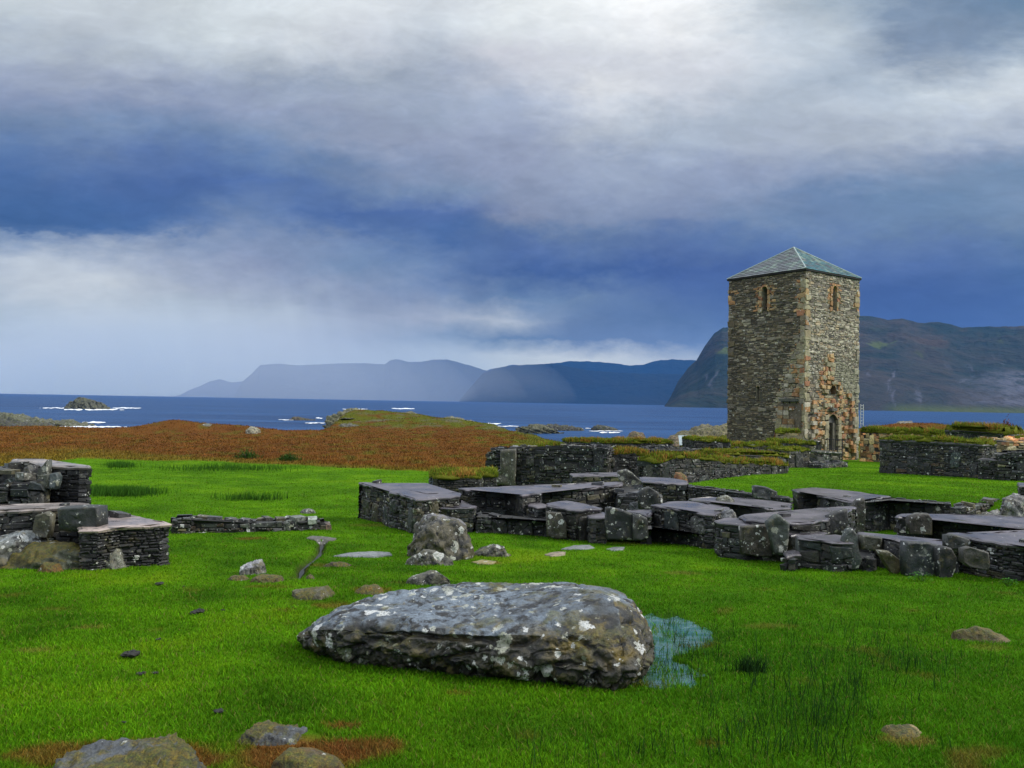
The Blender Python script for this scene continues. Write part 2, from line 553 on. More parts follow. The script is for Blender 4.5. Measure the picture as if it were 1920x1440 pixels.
def stone_mat(name, scale=1.0, lichen=0.5, moss=0.3, rough=0.55, var=0.6, bumpd=0.02, mosscol=(0.10, 0.085, 0.012), lich=(0.62, 0.63, 0.60), ochre=0.25, cell=9.0, black=0.5):
    m, g, b, o = mat(name)
    p = g.n('ShaderNodeNewGeometry')
    P = g.mapv(p.outputs['Position'], (scale,) * 3)
    nz = g.n('ShaderNodeSeparateXYZ'); g.put(nz.inputs[0], p.outputs['Normal'])
    at = g.n('ShaderNodeAttribute', attribute_name='Col')
    base = at.outputs['Color']
    n1 = g.noise(P, 3.5, 8, 0.65, 0.4)
    n2 = g.noise(P, 22, 5, 0.65)
    n3 = g.noise(P, 80, 3, 0.6)
    f = g.m('ADD', g.m('MULTIPLY', g.m('SUBTRACT', n1, 0.5), 3.4 * var), g.m('ADD', g.m('MULTIPLY', g.m('SUBTRACT', n2, 0.5), 3.2 * var), g.m('MULTIPLY', g.m('SUBTRACT', n3, 0.5), 2.6 * var)))
    f = g.m('MAXIMUM', g.m('ADD', 1.0, f), 0.12)
    sc = g.n('ShaderNodeVectorMath', operation='SCALE'); g.put(sc.inputs[0], base); g.put(sc.inputs['Scale'], f)
    c = sc.outputs[0]
    # ochre and olive staining
    n4 = g.noise(P, 6.5, 5, 0.6, 0.6)
    c = g.mix(g.m('MULTIPLY', g.mr(n4, 0.55, 0.70), ochre), c, (0.16, 0.125, 0.045))
    # black crusts
    nb = g.noise(P, 8.0, 6, 0.7, 0.3)
    c = g.mix(g.m('MULTIPLY', g.mr(nb, 0.50, 0.60), black), c, (0.012, 0.012, 0.011))
    n5 = g.noise(P, 4.6, 10, 0.72, 0.35)
    c = g.mix(g.m('MULTIPLY', g.m('MULTIPLY', g.mr(n5, 0.60, 0.635), g.mr(n3, 0.36, 0.50)), 0.8 * lichen), c, (0.33, 0.34, 0.27))
    # crustose lichen: pale rounded patches in two sizes, gathered in colonies
    zone = g.noise(P, 1.7, 5, 0.65, 0.5)
    for cs, k0, hi_ in ((cell, 0.46, 0.52), (cell * 2.6, 0.40, 0.42)):
        vo = g.n('ShaderNodeTexVoronoi'); g.put(vo.inputs['Vector'], g.mix(0.06, P, g.noise(P, 16, 4, 0.7, out='Color')))
        vo.inputs['Scale'].default_value = cs
        vs = g.n('ShaderNodeSeparateColor'); g.put(vs.inputs[0], vo.outputs['Color'])
        pick = g.m('GREATER_THAN', vs.outputs[0], g.mr(zone, 0.36, 0.66, 1.02, 1.0 - 0.46 * lichen, 'LINEAR'))
        rad = g.m('MULTIPLY', pick, g.m('ADD', 0.14, g.m('MULTIPLY', vs.outputs[2], hi_)))
        ed = g.m('ADD', vo.outputs['Distance'], g.m('ADD', g.m('MULTIPLY', g.m('SUBTRACT', n2, 0.5), 0.9), g.m('MULTIPLY', g.m('SUBTRACT', nb, 0.5), 0.9)))
        lf = g.m('MULTIPLY', g.mr(g.m('SUBTRACT', rad, ed), 0.0, 0.05), g.mr(n3, 0.34, 0.48))
        lc = g.mix(g.m('POWER', vs.outputs[1], 1.6), lich, (0.26, 0.27, 0.17))
        c = g.mix(g.m('MULTIPLY', lf, 0.85), c, lc)
    # moss on faces that look up
    mo = g.m('MULTIPLY', g.mr(nz.outputs[2], 0.15, 0.65), g.mr(g.noise(P, 3.2, 6, 0.65, 0.3), 0.60 - 0.22 * moss, 0.66 - 0.16 * moss))
    if moss > 0:
        mc = g.mix(g.mr(g.noise(P, 17, 5, 0.7), 0.35, 0.65), mosscol, (0.06, 0.070, 0.008))
        ms_ = g.n('ShaderNodeVectorMath', operation='SCALE'); g.put(ms_.inputs[0], mc)
        g.put(ms_.inputs['Scale'], g.m('MULTIPLY', g.mr(n3, 0.3, 0.7, 0.35, 1.6, 'LINEAR'), g.mr(n2, 0.35, 0.65, 0.5, 1.35, 'LINEAR')))
        c = g.mix(g.m('MULTIPLY', mo, min(1.0, moss * 2)), c, ms_.outputs[0])
    g.put(b.inputs['Base Color'], c)
    r = g.mr(n2, 0.3, 0.7, rough - 0.16, rough + 0.2, 'LINEAR')
    g.put(b.inputs['Roughness'], r)
    h = g.m('ADD', g.m('MULTIPLY', n1, 1.2), g.m('ADD', g.m('MULTIPLY', n2, 0.55), g.m('MULTIPLY', n3, 0.18)))
    g.put(b.inputs['Normal'], bumpn(g, h, 0.9, bumpd))
    return m


M = {}
M['wall'] = stone_mat('dark_wet_rubble', 1.0, 0.35, 0.12, 0.5, 0.55, 0.02, cell=13, black=0.8)
M['core'] = stone_mat('deep_joints', 1.0, 0.0, 0.0, 0.8, 0.4, 0.01)
M['slab'] = stone_mat('slab_stone', 1.0, 0.62, 0.12, 0.55, 0.5, 0.02, cell=11, ochre=0.4)
M['boulder'] = stone_mat('boulder_stone', 1.0, 0.95, 0.30, 0.5, 0.6, 0.03, (0.11, 0.085, 0.010), cell=8, ochre=0.75, black=1.0)
M['mossy'] = stone_mat('mossy_rock', 1.3, 0.15, 0.95, 0.7, 0.6, 0.03, (0.11, 0.080, 0.010))
M['tower'] = stone_mat('tower_masonry', 0.8, 0.25, 0.0, 0.75, 0.42, 0.015, ochre=0.4, black=0.35)
M['shore'] = stone_mat('shore_rock', 0.35, 0.1, 0.40, 0.7, 0.7, 0.25, (0.10, 0.10, 0.015), ochre=0.5, black=0.9)
M['plainrock'] = stone_mat('bare_pale_stone', 1.5, 0.3, 0.0, 0.65, 0.5, 0.01)


def cap_mat():
    m, g, b, o = mat('wet_mortar_capping')
    p = g.n('ShaderNodeNewGeometry').outputs['Position']
    at = g.n('ShaderNodeAttribute', attribute_name='Col')
    n1 = g.noise(p, 1.6, 5, 0.6, 0.4)
    n2 = g.noise(p, 14, 4, 0.6)
    n3 = g.noise(p, 70, 3, 0.6)
    c = g.mix(g.mr(n1, 0.35, 0.65), (0.50, 0.50, 0.53), (1.15, 1.10, 1.08))
    c = g.mix(1.0, at.outputs['Color'], c, 'MULTIPLY')
    c = g.mix(g.m('MULTIPLY', g.mr(n2, 0.52, 0.66), 0.65), c, (0.045, 0.047, 0.045))
    c = g.mix(g.m('MULTIPLY', g.mr(g.noise(p, 3.3, 6, 0.7, 0.5), 0.58, 0.68), 0.5), c, (0.055, 0.065, 0.018))
    c = g.mix(g.m('MULTIPLY', g.m('GREATER_THAN', g.noise(p, 9, 4, 0.6), 0.69), 0.8), c, (0.45, 0.45, 0.43))
    g.put(b.inputs['Base Color'], c)
    g.put(b.inputs['Roughness'], g.mr(n1, 0.3, 0.7, 0.22, 0.5, 'LINEAR'))
    h = g.m('ADD', g.m('MULTIPLY', n1, 2.0), g.m('ADD', g.m('MULTIPLY', n2, 0.5), g.m('MULTIPLY', n3, 0.15)))
    g.put(b.inputs['Normal'], bumpn(g, h, 0.6, 0.02))
    return m


M['cap'] = cap_mat()


def veg_mat(name, trans=0.25):
    m, g, b, o = mat(name)
    at = g.n('ShaderNodeAttribute', attribute_name='Col')
    g.put(b.inputs['Base Color'], at.outputs['Color'])
    b.inputs['Roughness'].default_value = 0.6
    b.inputs['Specular IOR Level'].default_value = 0.04
    tr = g.n('ShaderNodeBsdfTranslucent'); g.put(tr.inputs[0], at.outputs['Color'])
    mx = g.n('ShaderNodeMixShader'); mx.inputs[0].default_value = trans
    g.t.links.new(b.outputs[0], mx.inputs[1]); g.t.links.new(tr.outputs[0], mx.inputs[2])
    g.t.links.new(mx.outputs[0], o.inputs[0])
    return m


M['blade'] = veg_mat('grass_blades')
M['heath'] = veg_mat('heath_growth', 0.15)


def ground_mat():
    m, g, b, o = mat('turf_and_heath')
    p = g.n('ShaderNodeNewGeometry').outputs['Position']
    at = g.n('ShaderNodeAttribute', attribute_name='Col')
    n1 = g.noise(p, 0.9, 6, 0.65, 0.3)
    n2 = g.noise(p, 9, 5, 0.7)
    n3 = g.noise(p, 55, 3, 0.7)
    f = g.m('ADD', 1.0, g.m('ADD', g.m('MULTIPLY', g.m('SUBTRACT', n1, 0.5), 0.7), g.m('ADD', g.m('MULTIPLY', g.m('SUBTRACT', n2, 0.5), 1.0), g.m('MULTIPLY', g.m('SUBTRACT', n3, 0.5), 1.3))))
    sc = g.n('ShaderNodeVectorMath', operation='SCALE'); g.put(sc.inputs[0], at.outputs['Color']); g.put(sc.inputs['Scale'], g.m('MAXIMUM', f, 0.2))
    g.put(b.inputs['Base Color'], sc.outputs[0])
    b.inputs['Roughness'].default_value = 0.85
    b.inputs['Specular IOR Level'].default_value = 0.02
    g.put(b.inputs['Normal'], bumpn(g, g.m('ADD', n2, g.m('MULTIPLY', n3, 0.5)), 0.8, 0.05))
    return m


M['ground'] = ground_mat()


def sea_mat():
    m, g, b, o = mat('sea_water')
    p = g.n('ShaderNodeNewGeometry').outputs['Position']
    v = g.mapv(p, (0.10, 0.32, 0.1))
    n1 = g.noise(v, 1.0, 5, 0.62, 0.2)
    n2 = g.noise(g.mapv(p, (0.006, 0.03, 0.01)), 1.0, 5, 0.6, 0.3)
    cc = g.mix(g.mr(n2, 0.3, 0.7), (0.009, 0.038, 0.115), (0.024, 0.080, 0.205))
    # wind-blown white horses
    w1 = g.noise(g.mapv(p, (0.030, 0.16, 0.1)), 1.0, 6, 0.7, 0.4)
    wh = g.m('MULTIPLY', g.m('GREATER_THAN', w1, 0.765), g.m('GREATER_THAN', n2, 0.44))
    cc = g.mix(g.m('MULTIPLY', wh, 0.8), cc, (0.75, 0.8, 0.85))
    g.put(b.inputs['Base Color'], cc)
    b.inputs['Roughness'].default_value = 0.35
    b.inputs['IOR'].default_value = 1.33
    b.inputs['Specular IOR Level'].default_value = 0.05
    g.put(b.inputs['Normal'], bumpn(g, n1, 1.0, 1.6))
    return m


def puddle_mat():
    m, g, b, o = mat('shallow_rain_water')
    p = g.n('ShaderNodeNewGeometry').outputs['Position']
    n = g.noise(g.mapv(p, (6, 18, 6)), 1.0, 3, 0.5, 0.4)
    c = g.mix(g.mr(g.noise(p, 5, 4, 0.6), 0.4, 0.6), (0.03, 0.11, 0.07), (0.09, 0.17, 0.16))
    g.put(b.inputs['Base Color'], c)
    b.inputs['Roughness'].default_value = 0.08
    b.inputs['IOR'].default_value = 1.33
    b.inputs['Specular IOR Level'].default_value = 1.0
    g.put(b.inputs['Normal'], bumpn(g, n, 0.35, 0.012))
    return m


def simple(name, c, rough=0.6, metal=0.0, var=0.25, sc=8):
    m, g, b, o = mat(name)
    p = g.n('ShaderNodeNewGeometry').outputs['Position']
    n = g.noise(p, sc, 5, 0.65)
    g.put(b.inputs['Base Color'], g.mix(g.mr(n, 0.3, 0.7), tuple(x * (1 - var) for x in c), tuple(min(1, x * (1 + var)) for x in c)))
    b.inputs['Roughness'].default_value = rough
    b.inputs['Metallic'].default_value = metal
    g.put(b.inputs['Normal'], bumpn(g, n, 0.4, 0.01))
    return m


M['seep'] = simple('dark_wet_rill', (0.012, 0.014, 0.009), 0.6, var=0.5, sc=20)
M['sea'] = sea_mat()
M['puddle'] = puddle_mat()
M['white'] = simple('weathered_white_paint', (0.62, 0.64, 0.66), 0.5)
M['wood'] = simple('grey_brown_timber', (0.20, 0.13, 0.09), 0.7)
M['iron'] = simple('dark_iron', (0.012, 0.012, 0.014), 0.5)
M['dark'] = simple('dark_interior', (0.012, 0.012, 0.013), 0.9)
M['dung'] = simple('dark_dung', (0.012, 0.012, 0.008), 0.7, sc=30)
M['foam'] = simple('sea_foam', (0.85, 0.88, 0.92), 0.8, var=0.1, sc=0.5)
M['panel'] = simple('pale_sign_panel', (0.42, 0.50, 0.52), 0.4, var=0.15)


def roof_mat():
    m, g, b, o = mat('roof_slate')
    p = g.n('ShaderNodeNewGeometry').outputs['Position']
    at = g.n('ShaderNodeAttribute', attribute_name='Col')
    n1 = g.noise(p, 1.3, 6, 0.65, 0.5)
    n2 = g.noise(p, 12, 4, 0.6)
    c = g.mix(g.mr(n1, 0.52, 0.68), at.outputs['Color'], g.mix(n2, (0.16, 0.24, 0.17), (0.10, 0.20, 0.19)))
    f = g.m('ADD', 0.6, g.m('MULTIPLY', n2, 0.8))
    sc = g.n('ShaderNodeVectorMath', operation='SCALE'); g.put(sc.inputs[0], c); g.put(sc.inputs['Scale'], f)
    g.put(b.inputs['Base Color'], sc.outputs[0])
    b.inputs['Roughness'].default_value = 0.38
    g.put(b.inputs['Normal'], bumpn(g, n2, 0.5, 0.01))
    return m


M['slate'] = roof_mat()


def mountain_mat(name, a, b2, scree):
    m, g, b, o = mat(name)
    ge = g.n('ShaderNodeNewGeometry')
    p = ge.outputs['Position']
    sp = g.n('ShaderNodeSeparateXYZ'); g.put(sp.inputs[0], p)
    n1 = g.noise(g.mapv(p, (0.0016, 0.0016, 0.004)), 1.0, 8, 0.65, 0.6)
    n2 = g.noise(g.mapv(p, (0.02, 0.02, 0.02)), 1.0, 5, 0.7)
    c = g.mix(g.mr(n1, 0.38, 0.62), a, b2)
    c = g.mix(g.m('MULTIPLY', g.mr(n2, 0.45, 0.7), 0.5), c, tuple(x * 0.4 for x in a))
    if scree > 0:
        at = g.n('ShaderNodeAttribute', attribute_name='Col')
        sc = g.n('ShaderNodeSeparateColor'); g.put(sc.inputs[0], at.outputs['Color'])
        c = g.mix(g.m('MULTIPLY', g.m('MULTIPLY', sc.outputs[0], g.mr(n2, 0.35, 0.6, 0.1, 1.0)), scree), c, (0.12, 0.125, 0.16))
        c = g.mix(g.m('MULTIPLY', sc.outputs[1], 0.8), c, (0.075, 0.10, 0.025))
        c = g.mix(g.m('MULTIPLY', sc.outputs[2], 0.8), c, (0.11, 0.06, 0.03))
    g.put(b.inputs['Base Color'], c)
    b.inputs['Roughness'].default_value = 0.9
    b.inputs['Specular IOR Level'].default_value = 0.1
    g.put(b.inputs['Normal'], bumpn(g, g.m('ADD', n1, g.m('MULTIPLY', n2, 0.2)), 1.0, 60))
    return m


M['mtn'] = mountain_mat('mountain_near', (0.012, 0.028, 0.026), (0.045, 0.042, 0.036), 0.7)
M['mtnfar'] = mountain_mat('mountain_far', (0.006, 0.014, 0.020), (0.010, 0.016, 0.018), 0.0)

# ------------------------------------------------------------------ ground sheet
GREEN = np.array([0.076, 0.188, 0.0035]); YEL = np.array([0.150, 0.215, 0.006]); DEEP = np.array([0.036, 0.105, 0.003])
BROWN = np.array([0.125, 0.052, 0.012]); OLIVE = np.array([0.13, 0.10, 0.012])


def zones(X, Y):
    """plant cover at a place: turf colour, share of heath, share of bare rock"""
    X = np.asarray(X, float); Y = np.asarray(Y, float); Z0 = X * 0
    col = 960 + F * X / np.maximum(Y, 1.0)
    n = fbm(np.stack([X * 0.5, Y * 0.25, Z0], 1), 4)
    nb = fbm(np.stack([X * 0.09, Y * 0.05, Z0 + 3], 1), 3)
    edge = np.interp(col, [-200, 0, 150, 400, 700, 900, 1000, 1400], [30, 33, 42, 41.5, 37.5, 36, 44, 56]) + 1.6 * n
    h = ss(-0.8, 0.8, Y - edge)
    # greener strips on the knoll and towards the tower
    gr = ss(0.1, 0.6, n + 0.9 * ss(880, 1080, col) * ss(44, 52, Y) + 0.55 * ss(95, 112, Y) - 0.35 * ss(560, 400, col) - 0.9 * ss(1560, 1650, col) * ss(66, 76, Y))
    sd = fbm(np.stack([X * 1.1, Y * 1.1, Z0 + 8], 1), 4)
    md = fbm(np.stack([X * 0.28, Y * 0.28, Z0 + 12], 1), 3)
    t = np.clip(0.5 + 1.4 * sd + 1.0 * md + 0.25 * ss(900, 300, col) * ss(14, 4, Y), 0, 1)[:, None]
    c = DEEP * (1 - t) + GREEN * t
    t2 = np.clip(ss(0.18, 0.75, md + 0.5 * sd + 0.25 * ss(18, 26, Y)) , 0, 1)[:, None]
    c = c * (1 - t2 * 0.65) + YEL * t2 * 0.65
    cool = (0.45 * ss(900, 1400, col) * ss(13, 7, Y))[:, None]
    c = c * (1 - cool) + np.array([0.040, 0.135, 0.004]) * cool
    far = ss(12, 24, Y)[:, None] * 0.6
    c = c * (1 - far) + (GREEN * 1.0 * (1 + 0.35 * sd[:, None] + 0.45 * md[:, None])) * far
    # dead, brownish grass in places
    dd = (ss(0.25, 0.6, fbm(np.stack([X * 1.6, Y * 1.6, Z0 + 21], 1), 3)) * ss(14, 5, Y) * 0.75)[:, None]
    c = c * (1 - dd) + np.array([0.13, 0.095, 0.018]) * dd
    pnz = 0.9 * fbm(np.stack([X * 3.5, Y * 3.5, Z0 + 31], 1), 3)
    for (qx, qy, rx, ry, cc_, st) in PATCH:
        e = ((X - qx) / rx) ** 2 + ((Y - qy) / ry) ** 2 + pnz
        kk = (ss(1.2, 0.3, e) * st)[:, None]
        c = c * (1 - kk) + np.array(cc_) * kk
    hc = BROWN * (1 + 0.5 * n[:, None]) + np.array([0.02, 0.012, 0]) * (nb[:, None])
    tr = ss(4.0 + 14 * ss(420, 50, col), 0.5, Y - edge)[:, None] * 0.85
    hc = hc * (1 - tr) + OLIVE * tr
    gg = ss(0.0, 0.4, fbm(np.stack([X * 0.7, Y * 0.3, Z0 + 51], 1), 4))[:, None] * 0.7
    hc = hc * (1 - gg) + np.array([0.085, 0.080, 0.012]) * gg
    gg = gr[:, None] * 0.85
    hc = hc * (1 - gg) + np.array([0.075, 0.095, 0.010]) * gg
    return c, h, np.clip(hc, 0.004, 1), t[:, 0]


PATCH = []
_ru = (0.13, 0.055, 0.015); _st = (0.17, 0.13, 0.03)
for a, b, rx, ry, cc_, st in [(540, 1415, 0.42, 0.30, _ru, .95), (690, 1405, 0.20, 0.18, _ru, .9), (640, 1362, 0.13, 0.06, _ru, .8), (230, 1420, 0.60, 0.22, _ru, .8), (380, 1425, 0.15, 0.15, _ru, .7), (1690, 1390, 0.17, 0.08, _st, .8),
                              (170, 1178, 0.18, 0.08, _st, .6), (60, 1220, 0.15, 0.1, _st, .5), (530, 1145, 0.14, 0.07, _ru, .5), (1440, 1175, 0.3, 0.12, _st, .4), (915, 1055, 0.25, 0.18, _st, .8), (1280, 1075, 0.3, 0.2, _st, .4), (1330, 1395, 0.08, 0.05, _ru, .5),
                              (860, 1300, 0.1, 0.05, _ru, .5), (700, 1106, 0.3, 0.2, _ru, .5), (620, 1135, 0.25, 0.2, _ru, .6), (500, 1100, 0.35, 0.15, _ru, .4), (1850, 1215, 0.2, 0.15, _st, .4), (470, 1010, 0.3, 0.15, _ru, .7), (1180, 1018, 0.7, 0.2, _st, .45), (700, 985, .5, .3, _st, .4), (600, 1060, .3, .2, _ru, .4)]:
    g_ = at_g(a, b); PATCH.append((g_[0], g_[1], rx, ry, cc_, st))


def build_ground():
    a = np.concatenate([np.arange(-180, -42, 6.0), np.arange(-42, 42.001, 0.11), np.arange(48, 180, 6.0)])
    a = np.radians(a)
    r = np.geomspace(0.4, 330, 560)
    A, R = np.meshgrid(a, r)
    X = (np.sin(A) * R).ravel(); Y = (np.cos(A) * R).ravel()
    Zg = ground(X, Y)
    c, h, hc, _ = zones(X, Y)
    h = h[:, None]
    col = c * (1 - h) + hc * h
    cpx = 960 + F * X / np.maximum(Y, 1)
    # earthy, trodden spots and pool bed
    m = (Y > 4) & (Y < 8.5) & (X > 0) & (X < 3)
    sd = sdist(np.stack([X[m], Y[m]], 1), PUD)
    k = ss(0.15, -0.1, sd)[:, None]
    col[m] = col[m] * (1 - 0.5 * k) + np.array([0.03, 0.06, 0.02]) * 0.5 * k
    m = (Y > 9) & (Y < 16) & (X > -5) & (X < -2)
    k = 0.7 * ss(0.12, 0.04, chan_d(np.stack([X[m], Y[m]], 1)))[:, None]
    col[m] = col[m] * (1 - k) + np.array([0.04, 0.03, 0.02]) * k
    # bare rock where the land breaks to the sea
    k = (ss(-4.6, -6.0, Zg) * ss(60, 70, np.abs(Y)))[:, None]
    rk = ss(0.0, 0.35, fbm(np.stack([X * .3, Y * .3, Zg], 1), 4))[:, None] * ss(96, 110, Y)[:, None] * 0.85
    rk = np.maximum(rk * ss(980, 900, cpx)[:, None], k)
    col = col * (1 - rk) + np.array([0.14, 0.13, 0.09]) * (0.8 + 0.5 * fbm(np.stack([X, Y, Zg], 1), 3)[:, None]) * rk
    n = len(a); nr = len(r)
    i, j = np.meshgrid(np.arange(n), np.arange(nr - 1))
    q = np.stack([j * n + i, j * n + (i + 1) % n, (j + 1) * n + (i + 1) % n, (j + 1) * n + i], -1).reshape(-1, 4)
    q = q[:, ::-1]
    V = np.stack([X, Y, Zg], 1)
    V = np.vstack([V, [[0, 0, gz(0, 0)]]]); col = np.vstack([np.clip(col, 0.003, 1), [GREEN]])
    t = np.stack([np.arange(n), (np.arange(n) + 1) % n, np.full(n, len(V) - 1)], 1)[:, [1, 0, 2]]
    o = mesh_np('ground', V, [q, t[:, ::-1]], M['ground'], None, col, True)
    o['kind'] = 'structure'


build_ground()

SEA_Z = -9.0


def build_sea():
    r = np.concatenate([[1], np.geomspace(20, 21400, 60)])
    a = np.radians(np.arange(0, 360, 3))
    A, R = np.meshgrid(a, r)
    V = np.stack([(np.sin(A) * R).ravel(), (np.cos(A) * R).ravel(), np.full(A.size, SEA_Z)], 1)
    n = len(a)
    i, j = np.meshgrid(np.arange(n), np.arange(len(r) - 1))
    q = np.stack([j * n + i, (j + 1) * n + i, (j + 1) * n + (i + 1) % n, j * n + (i + 1) % n], -1).reshape(-1, 4)
    o = mesh_np('sea', V, [q], M['sea'], None, None, True)
    o['kind'] = 'structure'


build_sea()


# ------------------------------------------------------------------ mountains over the water
def ridge(name, prof, Yc, Ys, matl, label, seed, nx=260, ny=44, rough=0.16, cliff=1.3, colfn=None, back=0.6, structure=True):
    prof = np.array(prof, float)
    px = np.linspace(prof[0, 0], prof[-1, 0], nx)
    py = np.interp(px, prof[:, 0], prof[:, 1])
    py = py + 2.2 * fbm(np.stack([px / 22.0, px * 0 + seed, px * 0], 1), 5, 0.6)
    top = np.array([at_y(a, b, Yc) for a, b in zip(px, py)])
    H = np.maximum(top[:, 2] - SEA_Z, 0)
    V = []; C = []
    ts = np.concatenate([np.linspace(0, 1, ny), 1 + np.linspace(0.08, 1, 8)])
    for t in ts:
        if t <= 1:
            Y = Ys + (Yc - Ys) * t
            s = t ** cliff
        else:
            Y = Yc + (t - 1) * (Yc - Ys) * back * 2
            s = 1 - (t - 1) ** 1.2
        X = top[:, 0] * (Y / Yc)
        w = np.stack([X / 520.0, np.full(nx, Y / 620.0), np.full(nx, seed * 3.1)], 1)
        e = min(t, 1) * (1 - min(t, 1)) * 4 if t <= 1 else (t - 1)
        nn = fbm(w, 6, 0.55) - 0.35 * np.abs(fbm(w * 2.3 + 5, 4))
        nn2 = fbm(w * 3.0, 5, 0.6)
        z = SEA_Z - 3 + (H + 3) * s * (1 + rough * 2.2 * nn * e) + H * rough * 0.10 * nn2 * (1 if t <= 1 else 0) * min(t * 4, 1)
        V.append(np.stack([X, np.full(nx, Y) + 0.10 * (Yc - Ys) * nn * e, z], 1))
        C.append(colfn(px, np.full(nx, t), X, Y, z, w) if colfn else np.zeros((nx, 3)))
    V = np.concatenate(V); C = np.concatenate(C)
    i, j = np.meshgrid(np.arange(nx - 1), np.arange(len(ts) - 1))
    q = np.stack([j * nx + i, j * nx + i + 1, (j + 1) * nx + i + 1, (j + 1) * nx + i], -1).reshape(-1, 4)
    o = mesh_np(name, V, [q], matl, None, C, True)
    o['kind'] = 'structure'
    if label: o['label'] = label
    return o


def near_cols(px, t, X, Y, z, w):
    wp = 1.6 * fbm(np.stack([px / 60.0, t * 6, t * 0 + 9], 1), 4)
    n = fbm(np.stack([px / 17.0 + wp, t * 2.2, t * 0 + 2], 1), 5) - 0.1
    n2 = fbm(np.stack([px / 70.0, t * 5, t * 0 + 7], 1), 4)
    sc = ss(0.05, 0.35, n) * ss(0.62, 0.30, t)
    sc = np.maximum(sc, ss(1750, 1900, px) * ss(0.42, 0.25, t) * ss(0.02, 0.06, t) * ss(-0.5, 0.1, n2))
    gr = ss(0.15, 0.4, n2) * ss(0.35, 0.5, t) * ss(0.85, 0.65, t)
    gr = np.maximum(gr, ss(0.05, 0.0, t) * ss(1640, 1700, px))
    br = 0.35 * ss(0.1, 0.5, -n2) * ss(0.6, 0.75, t) * ss(1500, 1600, px)
    return np.stack([sc, gr, br], 1)


ridge('mountain', [(1246, 760), (1253, 752), (1260, 740), (1272, 715), (1290, 690), (1306, 676), (1322, 648), (1340, 624), (1356, 613), (1380, 612), (1450, 600), (1540, 596), (1620, 591), (1665, 599), (1690, 597), (1722, 605), (1762, 604), (1805, 614), (1850, 612), (1920, 612), (2050, 600), (2300, 615), (2600, 640)],
      4300, 2900, M['mtn'], 'rocky headland and hillside with pale scree across the strait on the right', 3, nx=700, ny=90, rough=0.20, cliff=0.85, colfn=near_cols)
ridge('mountain', [(860, 752), (905, 700), (930, 690), (970, 684), (1020, 683), (1035, 681), (1100, 694), (1180, 700), (1300, 702), (1420, 708)],
      10500, 9200, M['mtnfar'], 'dark blue low mountain in the middle distance', 11, rough=0.05)
ridge('mountain', [(980, 740), (1035, 682), (1060, 678), (1100, 677), (1140, 680), (1180, 685), (1205, 684), (1225, 677), (1260, 674), (1300, 675), (1400, 690)],
      13500, 12000, M['mtnfar'], 'blue ridge behind the dark middle mountain', 17, rough=0.05)
ridge('mountain', [(860, 750), (900, 700), (920, 692), (945, 688), (962, 683), (980, 687), (1040, 700)],
      17000, 15500, M['mtnfar'], 'small far peak between two mountains', 19, rough=0.03)
ridge('mountain', [(440, 742), (455, 715), (472, 700), (488, 684), (520, 682), (560, 685), (620, 682), (680, 681), (722, 683), (732, 675), (742, 673), (765, 678), (788, 679), (812, 674), (838, 674), (870, 682), (900, 691), (930, 702), (980, 725), (1010, 748)],
      15000, 13200, M['mtnfar'], 'long flat-topped mountain fading into the rain', 23, rough=0.05)
ridge('mountain', [(325, 744), (352, 733), (380, 722), (396, 714), (412, 711), (432, 717), (450, 716), (520, 722), (560, 744)],
      19000, 17600, M['mtnfar'], 'faint rocky point at the far left of the coast', 29, rough=0.06)


EXCL = []

